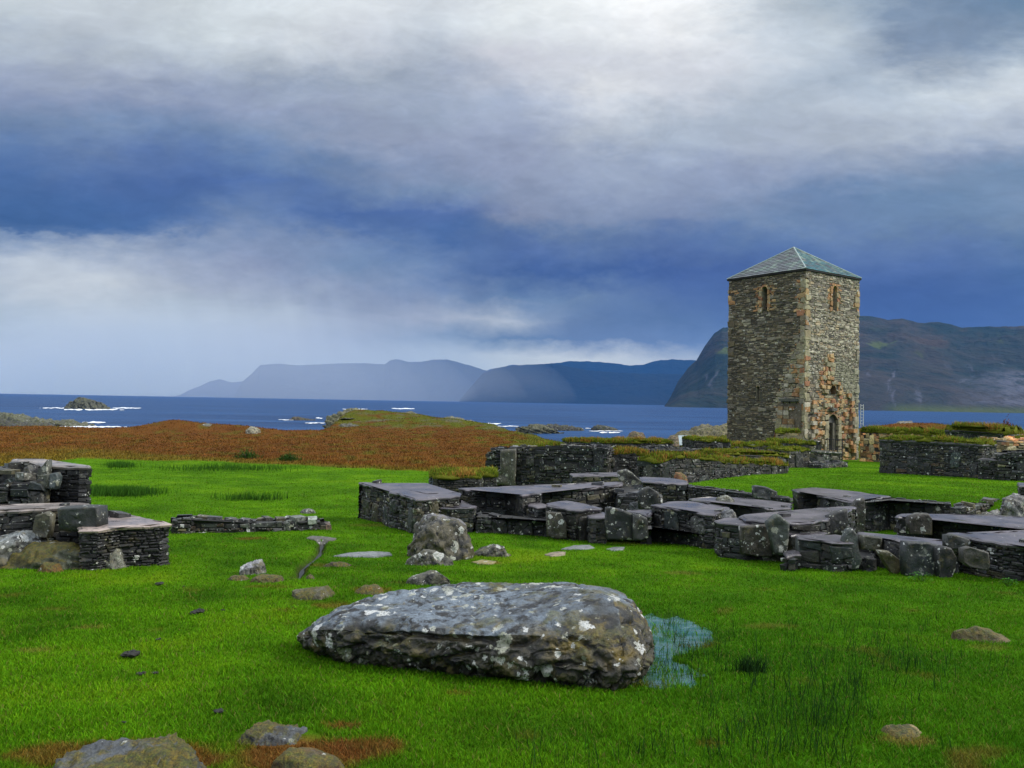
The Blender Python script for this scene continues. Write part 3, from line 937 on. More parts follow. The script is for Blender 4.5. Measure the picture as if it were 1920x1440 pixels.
# ------------------------------------------------------------------ loaf-shaped rocks
def loaf(name, prof, label, cat='rock', base=None, Y=None, depth=0.5, matl=None, color=(0.075, 0.073, 0.055), seed=0, amp=0.10, flat=2.2, zb=None, nu=120, nv=56, group=None, strata=0.0, ridge_at=0.5, topcol=None, sink=0.12, freq=1.0, lean=0.0, excl=True, facets=14):
    prof = np.array(prof, float)
    if Y is None:
        Y = at_g(*base)[1] + 0.40 * depth
    px = np.linspace(prof[0, 0], prof[-1, 0], nu)
    py = np.interp(px, prof[:, 0], prof[:, 1])
    T = np.array([at_y(a, b, Y) for a, b in zip(px, py)])
    u = np.linspace(-1, 1, nu)
    D = depth * np.sqrt(np.maximum(1 - np.abs(u) ** 3.2, 0.0)) * 0.5 + 0.002
    W = T[-1, 0] - T[0, 0]
    gb = ground(T[:, 0], np.full(nu, Y), False) if zb is None else np.full(nu, zb)
    bot = gb - sink * (1 if zb is None else 2)
    H = np.maximum(T[:, 2] - bot, 0.01)
    th = np.linspace(-0.02, math.pi + 0.02, nv)
    V = np.zeros((nv, nu, 3))
    e = 2.0 / flat
    for j, t in enumerate(th):
        c = math.cos(t); s_ = max(math.sin(t), 0)
        yy = -np.sign(c) * abs(c) ** e
        zz = s_ ** (e * 0.8)
        V[j, :, 0] = T[:, 0]
        V[j, :, 1] = Y + D * yy + lean * zz
        V[j, :, 2] = bot + H * zz
    P = V.reshape(-1, 3)
    size = min(max(W, depth), 3.2 * float(H.max()) + 0.35 * depth)
    rr = np.random.default_rng(seed + 1000)
    cen = np.array([0.5 * (T[0, 0] + T[-1, 0]), Y, float(bot.mean())]); hs = np.array([W / 2, depth / 2, float(H.max())])
    q = (P - cen) / hs
    for _ in range(facets):
        nn_ = rr.normal(size=3); nn_[2] = abs(nn_[2]) * 0.8; nn_ /= np.linalg.norm(nn_)
        lim = np.percentile(q @ nn_, rr.uniform(84, 97))
        q -= nn_ * np.maximum(q @ nn_ - lim, 0)[:, None] * 0.9
    P = q * hs + cen
    V = P.reshape(V.shape)
    k = 2.6 / size * freq
    nrm = np.zeros_like(P)
    du = np.gradient(V, axis=1).reshape(-1, 3); dv = np.gradient(V, axis=0).reshape(-1, 3)
    nrm = np.cross(du, dv); nrm /= np.linalg.norm(nrm, axis=1)[:, None] + 1e-9
    q3 = P * k + seed * 7.7
    n1 = fbm(q3, 3); n2 = fbm(q3 * 3.1 + 9, 4); cr = np.abs(pn(q3 * 1.9 + 31))
    if strata:
        n2 = n2 + strata * pn(np.stack([q3[:, 0] * 0.8, q3[:, 1] * 0.8, (P[:, 2] + 0.25 * P[:, 0]) * k * 9], 1))
    n4 = fbm(q3 * 11 + 3, 3)
    d = amp * size * (0.42 * n1 + 0.36 * n2 + 0.10 * n4 - 0.35 * np.maximum(0.10 - cr, 0) / 0.10 * 0.5)
    up = nrm[:, 2] * 0.6
    d = d * (1 - 0.45 * np.clip(up, 0, 1)) * 1.15
    P = P + nrm * d[:, None]
    if W > 0 and not np.allclose(W, 0):
        pass
    i, j = np.meshgrid(np.arange(nu - 1), np.arange(nv - 1))
    q = np.stack([j * nu + i, j * nu + i + 1, (j + 1) * nu + i + 1, (j + 1) * nu + i], -1).reshape(-1, 4)
    base_c = np.array(color)
    C = base_c[None] * (1 + 0.45 * n1[:, None] + 0.3 * n2[:, None])
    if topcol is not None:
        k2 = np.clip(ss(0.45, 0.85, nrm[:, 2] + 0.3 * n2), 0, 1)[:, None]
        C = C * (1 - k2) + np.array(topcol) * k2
    o = mesh_np(name, P, [q], matl or M['boulder'], None, np.clip(C, 0.004, 1), True)
    cx = 0.5 * (T[0, 0] + T[-1, 0]); cz = float(np.min(bot))
    o.data.transform(Matrix.Translation((-cx, -Y, -cz)))
    o.location = (cx, Y, cz)
    if excl:
        EXCL.append((cx, Y + lean * 0.4, W / 2 * 0.85, depth / 2 * 0.72))
    return tag(o, label, cat, group)




# the big boulder, shaped ring by ring
def big_boulder():
    base = [at_g(a, b) + np.array([0, 0, -0.06]) for a, b in [(572, 1200), (650, 1240), (765, 1254), (900, 1270), (1050, 1285), (1145, 1294), (1200, 1278), (1212, 1238)]]
    base += [at_y(a, 1205, 6.55) for a in (1195, 1060, 850, 690)]
    for p in base[8:]:
        p[2] = gz(p[0], p[1]) - 0.06
    R = [base]
    R.append([at_y(*q) for q in [(560, 1193, 6.25), (612, 1218, 5.66), (740, 1232, 5.38), (890, 1244, 5.16), (1050, 1252, 5.02), (1172, 1262, 4.98), (1220, 1246, 5.2), (1224, 1218, 5.7), (1205, 1190, 6.25), (1060, 1180, 6.6), (850, 1180, 6.6), (690, 1182, 6.5)]])
    R.append([at_y(*q) for q in [(566, 1186, 6.25), (604, 1180, 5.70), (745, 1182, 5.42), (890, 1190, 5.22), (1045, 1190, 5.10), (1170, 1190, 5.12), (1214, 1196, 5.35), (1214, 1170, 5.75), (1192, 1146, 6.2), (1060, 1130, 6.55), (850, 1135, 6.55), (690, 1152, 6.45)]])
    R.append([at_y(*q) for q in [(588, 1168, 6.22), (628, 1158, 5.80), (752, 1156, 5.55), (890, 1166, 5.40), (1035, 1146, 5.32), (1150, 1122, 5.42), (1188, 1146, 5.55), (1186, 1126, 5.85), (1160, 1106, 6.15), (1060, 1095, 6.42), (850, 1098, 6.45), (700, 1120, 6.38)]])
    R.append([at_y(*q) for q in [(640, 1138, 6.18), (672, 1138, 6.02), (765, 1138, 5.86), (890, 1140, 5.74), (1005, 1124, 5.74), (1085, 1104, 5.86), (1130, 1108, 5.92), (1130, 1104, 6.02), (1115, 1098, 6.15), (1050, 1090, 6.32), (860, 1093, 6.36), (725, 1111, 6.30)]])
    R.append([at_y(*q) for q in [(760, 1124, 6.14), (775, 1124, 6.1), (820, 1122, 6.04), (890, 1120, 5.98), (960, 1112, 5.98), (1010, 1104, 6.02), (1030, 1102, 6.06), (1030, 1100, 6.12), (1010, 1098, 6.18), (960, 1099, 6.2), (870, 1104, 6.2), (800, 1115, 6.18)]])
    c = np.mean(R[-1], axis=0)
    R.append([c + (np.array(p) - c) * 0.02 for p in R[-1]])
    R = np.array(R)
    nr, n = R.shape[:2]

    def cr(P0, P1, P2, P3, t):
        return 0.5 * ((2 * P1) + (-P0 + P2) * t + (2 * P0 - 5 * P1 + 4 * P2 - P3) * t * t + (-P0 + 3 * P1 - 3 * P2 + P3) * t ** 3)
    mu = 56; mv = 34
    U = []
    for i in range(n):
        for t in np.linspace(0, 1, mu, False):
            U.append(0.4 * cr(R[:, (i - 1) % n], R[:, i], R[:, (i + 1) % n], R[:, (i + 2) % n], t) + 0.6 * (R[:, i] * (1 - t) + R[:, (i + 1) % n] * t))
    U = np.array(U)            # (n*mu, nr, 3)
    rows = []
    for j in range(nr - 1):
        for t in np.linspace(0, 1, mv, j == nr - 2):
            a, b, c2, d = U[:, max(j - 1, 0)], U[:, j], U[:, j + 1], U[:, min(j + 2, nr - 1)]
            rows.append(0.55 * cr(a, b, c2, d, t) + 0.45 * (b * (1 - t) + c2 * t))
    G = np.array(rows)
    nv, nu = G.shape[:2]
    du = np.roll(G, -1, 1) - np.roll(G, 1, 1); dv = np.gradient(G, axis=0)
    N = np.cross(du, dv).reshape(-1, 3); N /= np.linalg.norm(N, axis=1)[:, None] + 1e-9
    P = G.reshape(-1, 3)
    s = np.clip(1 - N[:, 2], 0, 1)
    # slaty ledges dipping gently to the left, blocky facets, fractures, grain
    ledge = pn(np.stack([P[:, 0] * 0.9, P[:, 1] * 0.9, (P[:, 2] + 0.06 * P[:, 0]) * 13], 1))
    n1 = fbm(P * 1.9 + 3, 3)
    cell = np.abs(pn(P * np.array([2.4, 2.4, 3.4]) + 11)); crk = np.maximum(0.07 - cell, 0) / 0.07
    cell2 = np.abs(pn(P * np.array([4.8, 4.8, 7.4]) + 41)); crk2 = np.maximum(0.06 - cell2, 0) / 0.06
    n2 = fbm(P * 9 + 7, 4)
    n3 = fbm(P * 30 + 2, 3)
    rg = np.abs(fbm(P * np.array([5.5, 5.5, 8]) + 61, 4))
    pit = np.abs(pn(P * 17 + 8))
    d = (0.055 * n1 + 0.040 * ledge - 0.050 * crk - 0.028 * crk2 + 0.030 * n2 + 0.012 * n3 - 0.055 * np.maximum(0.22 - rg, 0) / 0.22 * 0.5 + 0.010 * pit) * (0.22 + 0.78 * s)
    # one long fracture runs along the upper left edge and leaves a step
    fr = np.abs((P[:, 2] + 1.545) - 0.05 * (P[:, 0] + 0.6) + 0.02 * n2)
    d -= 0.05 * ss(0.03, 0.0, fr) * ss(0.1, -0.4, P[:, 0]) * ss(0.1, 0.5, s)
    P = P + N * d[:, None]
    base_c = np.array([0.034, 0.031, 0.020])
    C = base_c * (1 + 0.6 * n1[:, None] + 0.8 * n2[:, None] + 0.5 * n3[:, None])
    C[:] *= (1 - 0.5 * np.clip(crk + 0.6 * crk2, 0, 1))[:, None]
    oc = ss(0.1, 0.4, fbm(P * 4.2 + 77, 4))[:, None] * 0.6
    C = C * (1 - oc) + np.array([0.13, 0.105, 0.045]) * oc
    top = (ss(0.70, 0.98, N[:, 2] + 0.28 * n1 + 0.22 * n2))[:, None]  # bluish slate top, with the wet sky sheen put into its colour
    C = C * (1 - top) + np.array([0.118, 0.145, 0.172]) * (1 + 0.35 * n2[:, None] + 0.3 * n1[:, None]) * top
    ms = fbm(P * 5.5 + 91, 4)
    rim = ss(0.25, 0.55, N[:, 2]) * ss(1.0, 0.80, N[:, 2]) * ss(-0.15, 0.35, P[:, 0]) * ss(-0.15, 0.25, ms)
    rim = np.maximum(rim, 0.8 * ss(0.2, 0.5, N[:, 2]) * ss(0.22, 0.42, ms) * ss(0.97, 0.85, N[:, 2]))[:, None] * 0.9
    C = C * (1 - rim) + np.array([0.12, 0.085, 0.012]) * (1 + 0.6 * n3[:, None]) * rim
    i, j = np.meshgrid(np.arange(nu), np.arange(nv - 1))
    q = np.stack([j * nu + i, j * nu + (i + 1) % nu, (j + 1) * nu + (i + 1) % nu, (j + 1) * nu + i], -1).reshape(-1, 4)
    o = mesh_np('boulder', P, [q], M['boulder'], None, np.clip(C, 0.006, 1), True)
    loc = np.array([-0.3, 5.8, -1.9])
    o.data.transform(Matrix.Translation(-Vector(loc))); o.location = loc
    tag(o, 'huge flat-topped lichened boulder lying beside the puddle in the foreground', 'boulder')
    return base


BB = big_boulder()

loaf('boulder', [(755, 1050), (768, 1020), (785, 996), (800, 982), (830, 972), (858, 975), (878, 988), (888, 1008), (890, 1040)], 'mossy rounded boulder leaning in front of the low wall corner', 'boulder', base=(830, 1050), depth=0.8, seed=3, amp=0.12, color=(0.075, 0.066, 0.038), flat=2.6)
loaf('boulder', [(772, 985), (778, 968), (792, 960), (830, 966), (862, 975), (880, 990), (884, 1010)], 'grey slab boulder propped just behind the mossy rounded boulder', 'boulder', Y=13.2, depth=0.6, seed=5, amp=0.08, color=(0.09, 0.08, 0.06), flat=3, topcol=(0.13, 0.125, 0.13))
loaf('rock', [(752, 1062), (765, 1048), (795, 1030), (830, 1036), (850, 1050)], 'small pointed rock at the foot of the mossy rounded boulder', base=(775, 1060), depth=0.35, seed=8, amp=0.1)
loaf('rock', [(884, 1043), (900, 1026), (925, 1020), (945, 1024), (950, 1036), (962, 1044)], 'small lichened rock lying right of the mossy rounded boulder', base=(920, 1044), depth=0.35, seed=9, amp=0.1)
loaf('rock', [(750, 1097), (775, 1080), (808, 1070), (830, 1072), (853, 1080), (856, 1090)], 'long lichened rock in the grass just behind the big boulder', base=(790, 1097), depth=0.28, seed=10, amp=0.07)
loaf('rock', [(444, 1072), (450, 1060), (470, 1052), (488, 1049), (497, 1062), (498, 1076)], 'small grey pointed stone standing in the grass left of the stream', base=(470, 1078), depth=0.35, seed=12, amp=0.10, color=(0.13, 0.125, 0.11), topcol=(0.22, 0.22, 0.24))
loaf('rock', [(424, 1086), (436, 1079), (455, 1079), (470, 1088)], 'little brown mossy stone in front of the grey pointed stone', base=(447, 1090), depth=0.25, seed=13, matl=M['mossy'], color=(0.09, 0.06, 0.03))
loaf('rock', [(466, 1086), (485, 1079), (515, 1079), (535, 1086), (537, 1092)], 'flat orange-mossed stone beside the grey pointed stone', base=(500, 1093), depth=0.3, seed=14, matl=M['mossy'], color=(0.10, 0.07, 0.03), flat=3.5)
loaf('rock', [(536, 1118), (550, 1106), (580, 1101), (615, 1099), (628, 1108), (634, 1122)], 'flat mossy stone in the grass left of the big boulder', base=(590, 1124), depth=0.45, seed=15, matl=M['mossy'], color=(0.11, 0.10, 0.06), flat=3.2)
loaf('rock', [(604, 1062), (620, 1054), (645, 1053), (663, 1060)], 'dark crumbly stone in the turf right of the stream', base=(635, 1064), depth=0.3, seed=16, matl=M['mossy'], color=(0.05, 0.035, 0.02))
loaf('rock', [(572, 1083), (580, 1077), (590, 1079), (592, 1086)], 'very small mossy stone beside the stream', base=(582, 1086), depth=0.16, seed=18, matl=M['mossy'], color=(0.08, 0.06, 0.03))
loaf('rock', [(664, 1112), (680, 1098), (702, 1096), (722, 1104), (726, 1114)], 'round orange mossy hummock behind the left end of the big boulder', base=(695, 1116), depth=0.35, seed=19, matl=M['mossy'], color=(0.14, 0.08, 0.015), flat=2)
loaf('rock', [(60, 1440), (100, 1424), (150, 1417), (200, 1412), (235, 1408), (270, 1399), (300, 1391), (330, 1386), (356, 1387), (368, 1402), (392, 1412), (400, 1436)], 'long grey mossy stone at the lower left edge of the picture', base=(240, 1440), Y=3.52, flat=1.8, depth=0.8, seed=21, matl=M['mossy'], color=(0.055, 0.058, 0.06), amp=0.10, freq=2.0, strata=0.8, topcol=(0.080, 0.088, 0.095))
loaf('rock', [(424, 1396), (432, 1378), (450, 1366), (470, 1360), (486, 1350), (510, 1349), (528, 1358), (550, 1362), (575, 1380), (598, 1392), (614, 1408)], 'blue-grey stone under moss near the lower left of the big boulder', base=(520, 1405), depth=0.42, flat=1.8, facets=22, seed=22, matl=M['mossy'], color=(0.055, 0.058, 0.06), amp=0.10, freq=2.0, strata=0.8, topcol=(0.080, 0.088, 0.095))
loaf('rock', [(470, 1440), (500, 1418), (540, 1404), (590, 1408), (630, 1424), (655, 1446)], 'brown mossy hummock at the bottom edge below the blue-grey stone', Y=3.55, depth=0.30, seed=23, matl=M['mossy'], color=(0.085, 0.042, 0.012), amp=0.06, flat=2, topcol=(0.10, 0.055, 0.014))
loaf('rock', [(1788, 1185), (1800, 1176), (1830, 1175), (1860, 1182), (1885, 1195), (1905, 1208), (1915, 1216)], 'long mossy stone in the grass at the right edge', base=(1840, 1205), depth=0.3, seed=24, matl=M['mossy'], color=(0.12, 0.09, 0.04), amp=0.07)
loaf('rock', [(1638, 1374), (1652, 1362), (1680, 1361), (1700, 1361), (1720, 1364), (1733, 1375), (1740, 1386)], 'pale straw-covered stone in the grass at lower right', base=(1690, 1388), depth=0.24, seed=25, matl=M['mossy'], color=(0.26, 0.20, 0.09), amp=0.07, flat=2.6)
loaf('boulder', [(1866, 962), (1870, 940), (1884, 932), (1905, 926), (1925, 930), (1945, 950), (1950, 975)], 'grey striated boulder at the right edge beside the lawn', 'boulder', Y=16.2, depth=0.8, seed=26, color=(0.15, 0.145, 0.14), strata=1.2, amp=0.10, sink=0.4)
loaf('rock', [(562, 960), (570, 954), (585, 952), (592, 960)], 'tiny stone in the turf behind the low broken wall', base=(578, 963), depth=0.25, seed=27, color=(0.12, 0.12, 0.1))
# mossy outcrop at the foot of the left ruin
loaf('rock_outcrop', [(-60, 1030), (-20, 1010), (10, 1000), (45, 994), (72, 1004), (100, 1018)], 'smooth grey rock hump under the left ruin wall', 'rock', Y=10.8, depth=1.2, seed=31, color=(0.085, 0.09, 0.08), amp=0.10, topcol=(0.20, 0.22, 0.22))
loaf('rock_outcrop', [(-60, 1040), (0, 1026), (40, 1016), (100, 1009), (150, 1008), (185, 1014), (205, 1024), (222, 1040), (232, 1064)], 'long mossy rock outcrop lying along the foot of the left ruin', 'rock', Y=10.75, depth=1.1, seed=32, color=(0.085, 0.09, 0.06), amp=0.11, strata=1.4, facets=24, topcol=(0.13, 0.10, 0.015), matl=M['mossy'])
loaf('rock', [(70, 1062), (85, 1054), (105, 1056), (120, 1066)], 'rust-coloured moss cushion at the foot of the mossy outcrop', 'rock', Y=10.2, depth=0.3, seed=33, color=(0.14, 0.07, 0.01), matl=M['mossy'])
loaf('rock', [(196, 1058), (206, 1030), (222, 1024), (238, 1034), (242, 1064)], 'grey lichened stone wedged between outcrop and left ruin', 'rock', Y=10.7, depth=0.4, seed=34, color=(0.15, 0.15, 0.12))

# flat wet stones flush with the turf
def flat_stone(prof, label, col=(0.17, 0.185, 0.185), th=0.02, matl=None, level=False):
    P = np.array([at_g(a, b) for a, b in prof])
    c = P.mean(0)
    n = 26
    # resample outline
    seg = np.vstack([P, P[:1]]); L = np.r_[0, np.cumsum(np.linalg.norm(np.diff(seg, axis=0), axis=1))]
    t = np.linspace(0, L[-1], n, False)
    R = np.stack([np.interp(t, L, seg[:, k]) for k in range(3)], 1)
    R += rng.normal(0, 0.008, R.shape)
    z = ground(R[:, 0], R[:, 1], False)
    if level: z = np.full(len(R), float(z.max()) + 0.01)
    o3 = R.copy(); o3[:, 2] = z - 0.03
    o2 = R.copy(); o2[:, 2] = z + th * 0.7
    o1 = c + (R - c) * 0.90; o1[:, 2] = z + th
    cc = c.copy(); cc[2] = z.mean() + th * 1.05
    V = np.vstack([o3, o2, o1, [cc]])
    q = [(k * n + i, k * n + (i + 1) % n, (k + 1) * n + (i + 1) % n, (k + 1) * n + i) for k in (0, 1) for i in range(n)]
    tr = [(2 * n + i, 2 * n + (i + 1) % n, 3 * n) for i in range(n)]
    ar = sum(R[i][0] * R[(i + 1) % n][1] - R[(i + 1) % n][0] * R[i][1] for i in range(n))
    if ar < 0:
        q = [x[::-1] for x in q]; tr = [x[::-1] for x in tr]
    o = mesh_np('flat_stone', V, [q, tr], matl or M['plainrock'], None, np.repeat([col], len(V), 0) * rng.uniform(0.8, 1.2, (len(V), 1)), True)
    o.data.transform(Matrix.Translation(-Vector(c))); o.location = c
    tag(o, label, 'stone')
    w = (R[:, 0].max() - R[:, 0].min()) / 2; dpt = (R[:, 1].max() - R[:, 1].min()) / 2
    EXCL.append((c[0], (R[:, 1].max() + R[:, 1].min()) / 2, w * 0.95, dpt * 0.95))


flat_stone([(625, 1044), (650, 1038), (700, 1035), (732, 1037), (736, 1043), (700, 1046), (660, 1045)], 'long pale wet stone flush with the turf left of the mossy boulder')
flat_stone([(1052, 1031), (1075, 1024), (1105, 1023), (1115, 1029), (1090, 1031)], 'pale flat stone in the turf below the square capped wall block')
flat_stone([(1020, 1041), (1040, 1036), (1060, 1036), (1058, 1042), (1035, 1045)], 'brownish flat stone in the turf right of the small lichened rock', (0.22, 0.18, 0.12))
flat_stone([(1138, 1031), (1150, 1027), (1172, 1027), (1168, 1032), (1150, 1034)], 'small pale flat stone in the turf below the white-spotted slab')
flat_stone([(574, 1010), (585, 1006), (612, 1008), (632, 1011), (622, 1015), (590, 1014)], 'thin flat slab laid across the little stream as a bridge', (0.09, 0.085, 0.07), 0.02, None, False)
flat_stone([(885, 1055), (905, 1050), (932, 1054), (925, 1059), (900, 1059)], 'yellow-brown flat patch stone in front of the small lichened rock', (0.22, 0.18, 0.06), 0.015)
flat_stone([(1836, 973), (1850, 963), (1872, 960), (1895, 966), (1880, 976)], 'pale paving stone beside the striated boulder', (0.24, 0.24, 0.23))
flat_stone([(1795, 968), (1815, 962), (1838, 964), (1846, 970), (1820, 974)], 'pale paving stone in the gap below the lawn corner', (0.24, 0.24, 0.23))


# ------------------------------------------------------------------ dry-stone faces
def stone_color(kind, r):
    v = r.uniform(0.4, 1.7)
    if r.random() < 0.14: v *= 2.4
    if kind == 'dark':
        b = random_choice(r, [((0.040, 0.041, 0.045), 5), ((0.062, 0.060, 0.050), 3), ((0.11, 0.10, 0.055), 1.2), ((0.035, 0.047, 0.045), 2), ((0.10, 0.10, 0.095), 0.6)])
    elif kind == 'black':
        b = random_choice(r, [((0.020, 0.021, 0.023), 6), ((0.036, 0.036, 0.036), 3), ((0.10, 0.10, 0.10), 0.35)])
    elif kind == 'mixed':
        b = random_choice(r, [((0.055, 0.055, 0.055), 4), ((0.12, 0.105, 0.06), 2.6), ((0.16, 0.10, 0.06), 0.5), ((0.085, 0.095, 0.08), 2.5)])
    else:
        b = random_choice(r, [((0.40, 0.24, 0.10), 4), ((0.34, 0.27, 0.13), 4), ((0.38, 0.17, 0.07), 2), ((0.2, 0.17, 0.10), 2)])
    return np.array(b) * v


def random_choice(r, opts):
    t = r.random() * sum(w for _, w in opts)
    for c, w in opts:
        t -= w
        if t <= 0:
            return c
    return opts[-1][0]


STQ = [(0, 1, 5, 4), (1, 2, 6, 5), (2, 3, 7, 6), (3, 0, 4, 7), (4, 5, 9, 8), (5, 6, 10, 9), (6, 7, 11, 10), (7, 4, 8, 11), (8, 9, 10, 11)]


def put_stone(mb, O, d, n, u0, u1, z0, z1, p, cham, col, r, back=0.08):
    w = u1 - u0; h = z1 - z0
    j = lambda s: r.uniform(-s, s)
    jw, jh = min(0.26 * w, 0.8 * h), 0.26 * h
    pts = [[u0 + j(jw) * .5, z0 + j(jh)], [u1 + j(jw) * .5, z0 + j(jh)], [u1 + j(jw) * .5, z1 + j(jh)], [u0 + j(jw) * .5, z1 + j(jh)]]
    cu, cz = (u0 + u1) / 2, (z0 + z1) / 2
    cw = min(cham, 0.3 * min(w, h))
    V = []
    for k, off in ((0, -back), (1, p - cw), (2, p)):
        for a, b in pts:
            if k == 2:
                a = a + (cw if a < cu else -cw); b = b + (cw if b < cz else -cw)
                o2 = off + j(cw * 0.5)
            else:
                o2 = off
            q = O + d * a + n * o2
            V.append((q[0], q[1], b))
    q = STQ
    if np.cross(d, [0, 0, 1])[:2] @ n[:2] < 0:
        q = [x[::-1] for x in STQ]
    mb.add(V, q, col=col)


def put_slab(mb, O, d, n, cu, cz, hw, hh, p, col, r, back=0.1, rot=0.0):
    N = 14
    ph = r.uniform(0, 6.28)
    V = []
    rings = ((1.0, -back), (1.0, p * 0.45), (0.90, p * 0.85), (0.55, p))
    rad = [1 + 0.12 * math.sin(2 * k / N * 6.283 + ph) + r.uniform(-0.07, 0.07) for k in range(N)]
    for s, off in rings:
        for k in range(N):
            a = k / N * 2 * math.pi
            c, s2 = math.cos(a), math.sin(a)
            e = 0.45
            x = math.copysign(abs(c) ** e, c) * hw * rad[k] * s
            y = math.copysign(abs(s2) ** e, s2) * hh * rad[k] * s
            x, y = x * math.cos(rot) - y * math.sin(rot), x * math.sin(rot) + y * math.cos(rot)
            q = O + d * (cu + x) + n * (off + r.uniform(-0.012, 0.012))
            V.append((q[0], q[1], cz + y))
    q = O + d * cu + n * p
    V.append((q[0], q[1], cz))
    Q = [(k * N + i, k * N + (i + 1) % N, (k + 1) * N + (i + 1) % N, (k + 1) * N + i) for k in range(3) for i in range(N)]
    T = [(3 * N + i, 3 * N + (i + 1) % N, 4 * N) for i in range(N)]
    if np.cross(d, [0, 0, 1])[:2] @ n[:2] < 0:
        Q = [x[::-1] for x in Q]; T = [x[::-1] for x in T]
    mb.add(V, Q, T, col=col)


def stone_face(mb, A, B, zb, ztA, ztB, n, r, course=(0.035, 0.10), ratio=(1.6, 4.5), prot=(0.0, 0.035), kind='dark', big=0.35, colfn=None, skip=None, cham=0.012, gap=0.006, bigsize=(0.13, 0.28), tone=1.0):
    A = np.asarray(A, float)[:2]; B = np.asarray(B, float)[:2]
    L = np.linalg.norm(B - A)
    if L < 0.05:
        return
    d = (B - A) / L
    d3 = np.array([d[0], d[1], 0.]); n3 = np.array([n[0], n[1], 0.]); O = np.array([A[0], A[1], 0.])
    zt_at = lambda u: ztA + (ztB - ztA) * min(max(u / L, 0), 1)
    top = max(ztA, ztB)
    slabs = []
    area = L * max(top - zb, 0)
    for _ in range(int(area * big * 9)):
        hw = r.uniform(*bigsize) * 0.8; hh = r.uniform(*bigsize)
        if L < 2.4 * hw or top - zb < 1.3 * hh:
            continue
        cu = r.uniform(hw, L - hw); zt = zt_at(cu)
        hh = min(hh, (zt - zb) * 0.46)
        cz = r.uniform(zb + hh * 0.8, max(zt - hh * 1.05, zb + hh * 0.81))
        if any(abs(cu - a) < hw + w and abs(cz - b) < hh + h for a, b, w, h in slabs):
            continue
        slabs.append((cu, cz, hw, hh))
        put_slab(mb, O, d3, n3, cu, cz, hw, hh, r.uniform(*prot) + 0.02, stone_color(kind, r) * r.uniform(1.0, 1.5) * tone, r)
    z = top
    while z > zb - 0.02:
        h = r.uniform(*course)
        if r.random() < 0.12:
            h *= 1.7
        z0 = z - h
        u = -r.uniform(0, 0.5) * h
        while u < L:
            w = h * r.uniform(*ratio)
            u1 = u + w
            if L - u1 < h * 0.8:
                u1 = L + 0.004
            uu0, uu1 = max(u, -0.004), min(u1, L + 0.004)
            um = (uu0 + uu1) / 2
            ok = uu1 - uu0 > 0.012 and z - 0.3 * h < zt_at(um)
            if ok and r.random() < 0.04: ok = False
            if ok and slabs and any(abs(um - a) < w2 * 0.92 and abs((z + z0) / 2 - b) < h2 * 0.9 for a, b, w2, h2 in slabs):
                ok = False
            if ok and skip and skip(um, (z + z0) / 2, (uu1 - uu0) / 2, h / 2):
                ok = False
            if ok:
                c = (colfn(um, (z + z0) / 2, r) if colfn else stone_color(kind, r)) * tone
                put_stone(mb, O, d3, n3, uu0 + gap, uu1 - gap, z0 + gap * 0.6, min(z, zt_at(um)) - gap * 0.6, r.uniform(*prot), cham, c, r)
            u = u1
        z = z0


def densify(P, step, jit, r):
    out = []
    n = len(P)
    for i in range(n):
        a, b = P[i], P[(i + 1) % n]
        k = max(1, int(np.linalg.norm((b - a)[:2]) / step))
        for t in range(k):
            q = a + (b - a) * t / k
            if t:
                q = q + np.array([r.uniform(-jit, jit), r.uniform(-jit, jit), r.uniform(-jit, jit) * 0.4])
            out.append(q)
    return np.array(out)


def offset_poly(P, o):
    """grow a CCW outline outward by o"""
    n = len(P); Q = P.copy()
    for i in range(n):
        a, b, c = P[i - 1][:2], P[i][:2], P[(i + 1) % n][:2]
        e1 = b - a; e2 = c - b
        e1 = e1 / (np.linalg.norm(e1) + 1e-9); e2 = e2 / (np.linalg.norm(e2) + 1e-9)
        m = np.array([e1[1] + e2[1], -(e1[0] + e2[0])])
        l = np.linalg.norm(m)
        if l > 0.3:
            m = m / l * min(1.0 / max(l / 2, 0.5), 1.6)
            Q[i, :2] += m * o
    return Q


def poly_mesh(name, rings, mat_, root, col, smooth=False):
    """outline rings from bottom to top, closed with a flat triangulated top"""
    bm = bmesh.new()
    rr = [[bm.verts.new(p) for p in R] for R in rings]
    n = len(rings[0])
    for k in range(len(rr) - 1):
        for i in range(n):
            bm.faces.new((rr[k][i], rr[k][(i + 1) % n], rr[k + 1][(i + 1) % n], rr[k + 1][i]))
    f = bm.faces.new(rr[-1])
    f2 = bm.faces.new(rr[0][::-1])
    bmesh.ops.triangulate(bm, faces=[f, f2], ngon_method='EAR_CLIP')
    me = bpy.data.meshes.new(name)
    bm.to_mesh(me); bm.free()
    at = me.color_attributes.new('Col', 'FLOAT_COLOR', 'POINT')
    c = np.ones((len(me.vertices), 4), np.float32); c[:, :3] = col
    at.data.foreach_set('color', c.ravel())
    me.materials.append(mat_)
    for p in me.polygons: p.use_smooth = smooth
    o = bpy.data.objects.new(name, me); COL.objects.link(o)
    local(o, root)
    return o


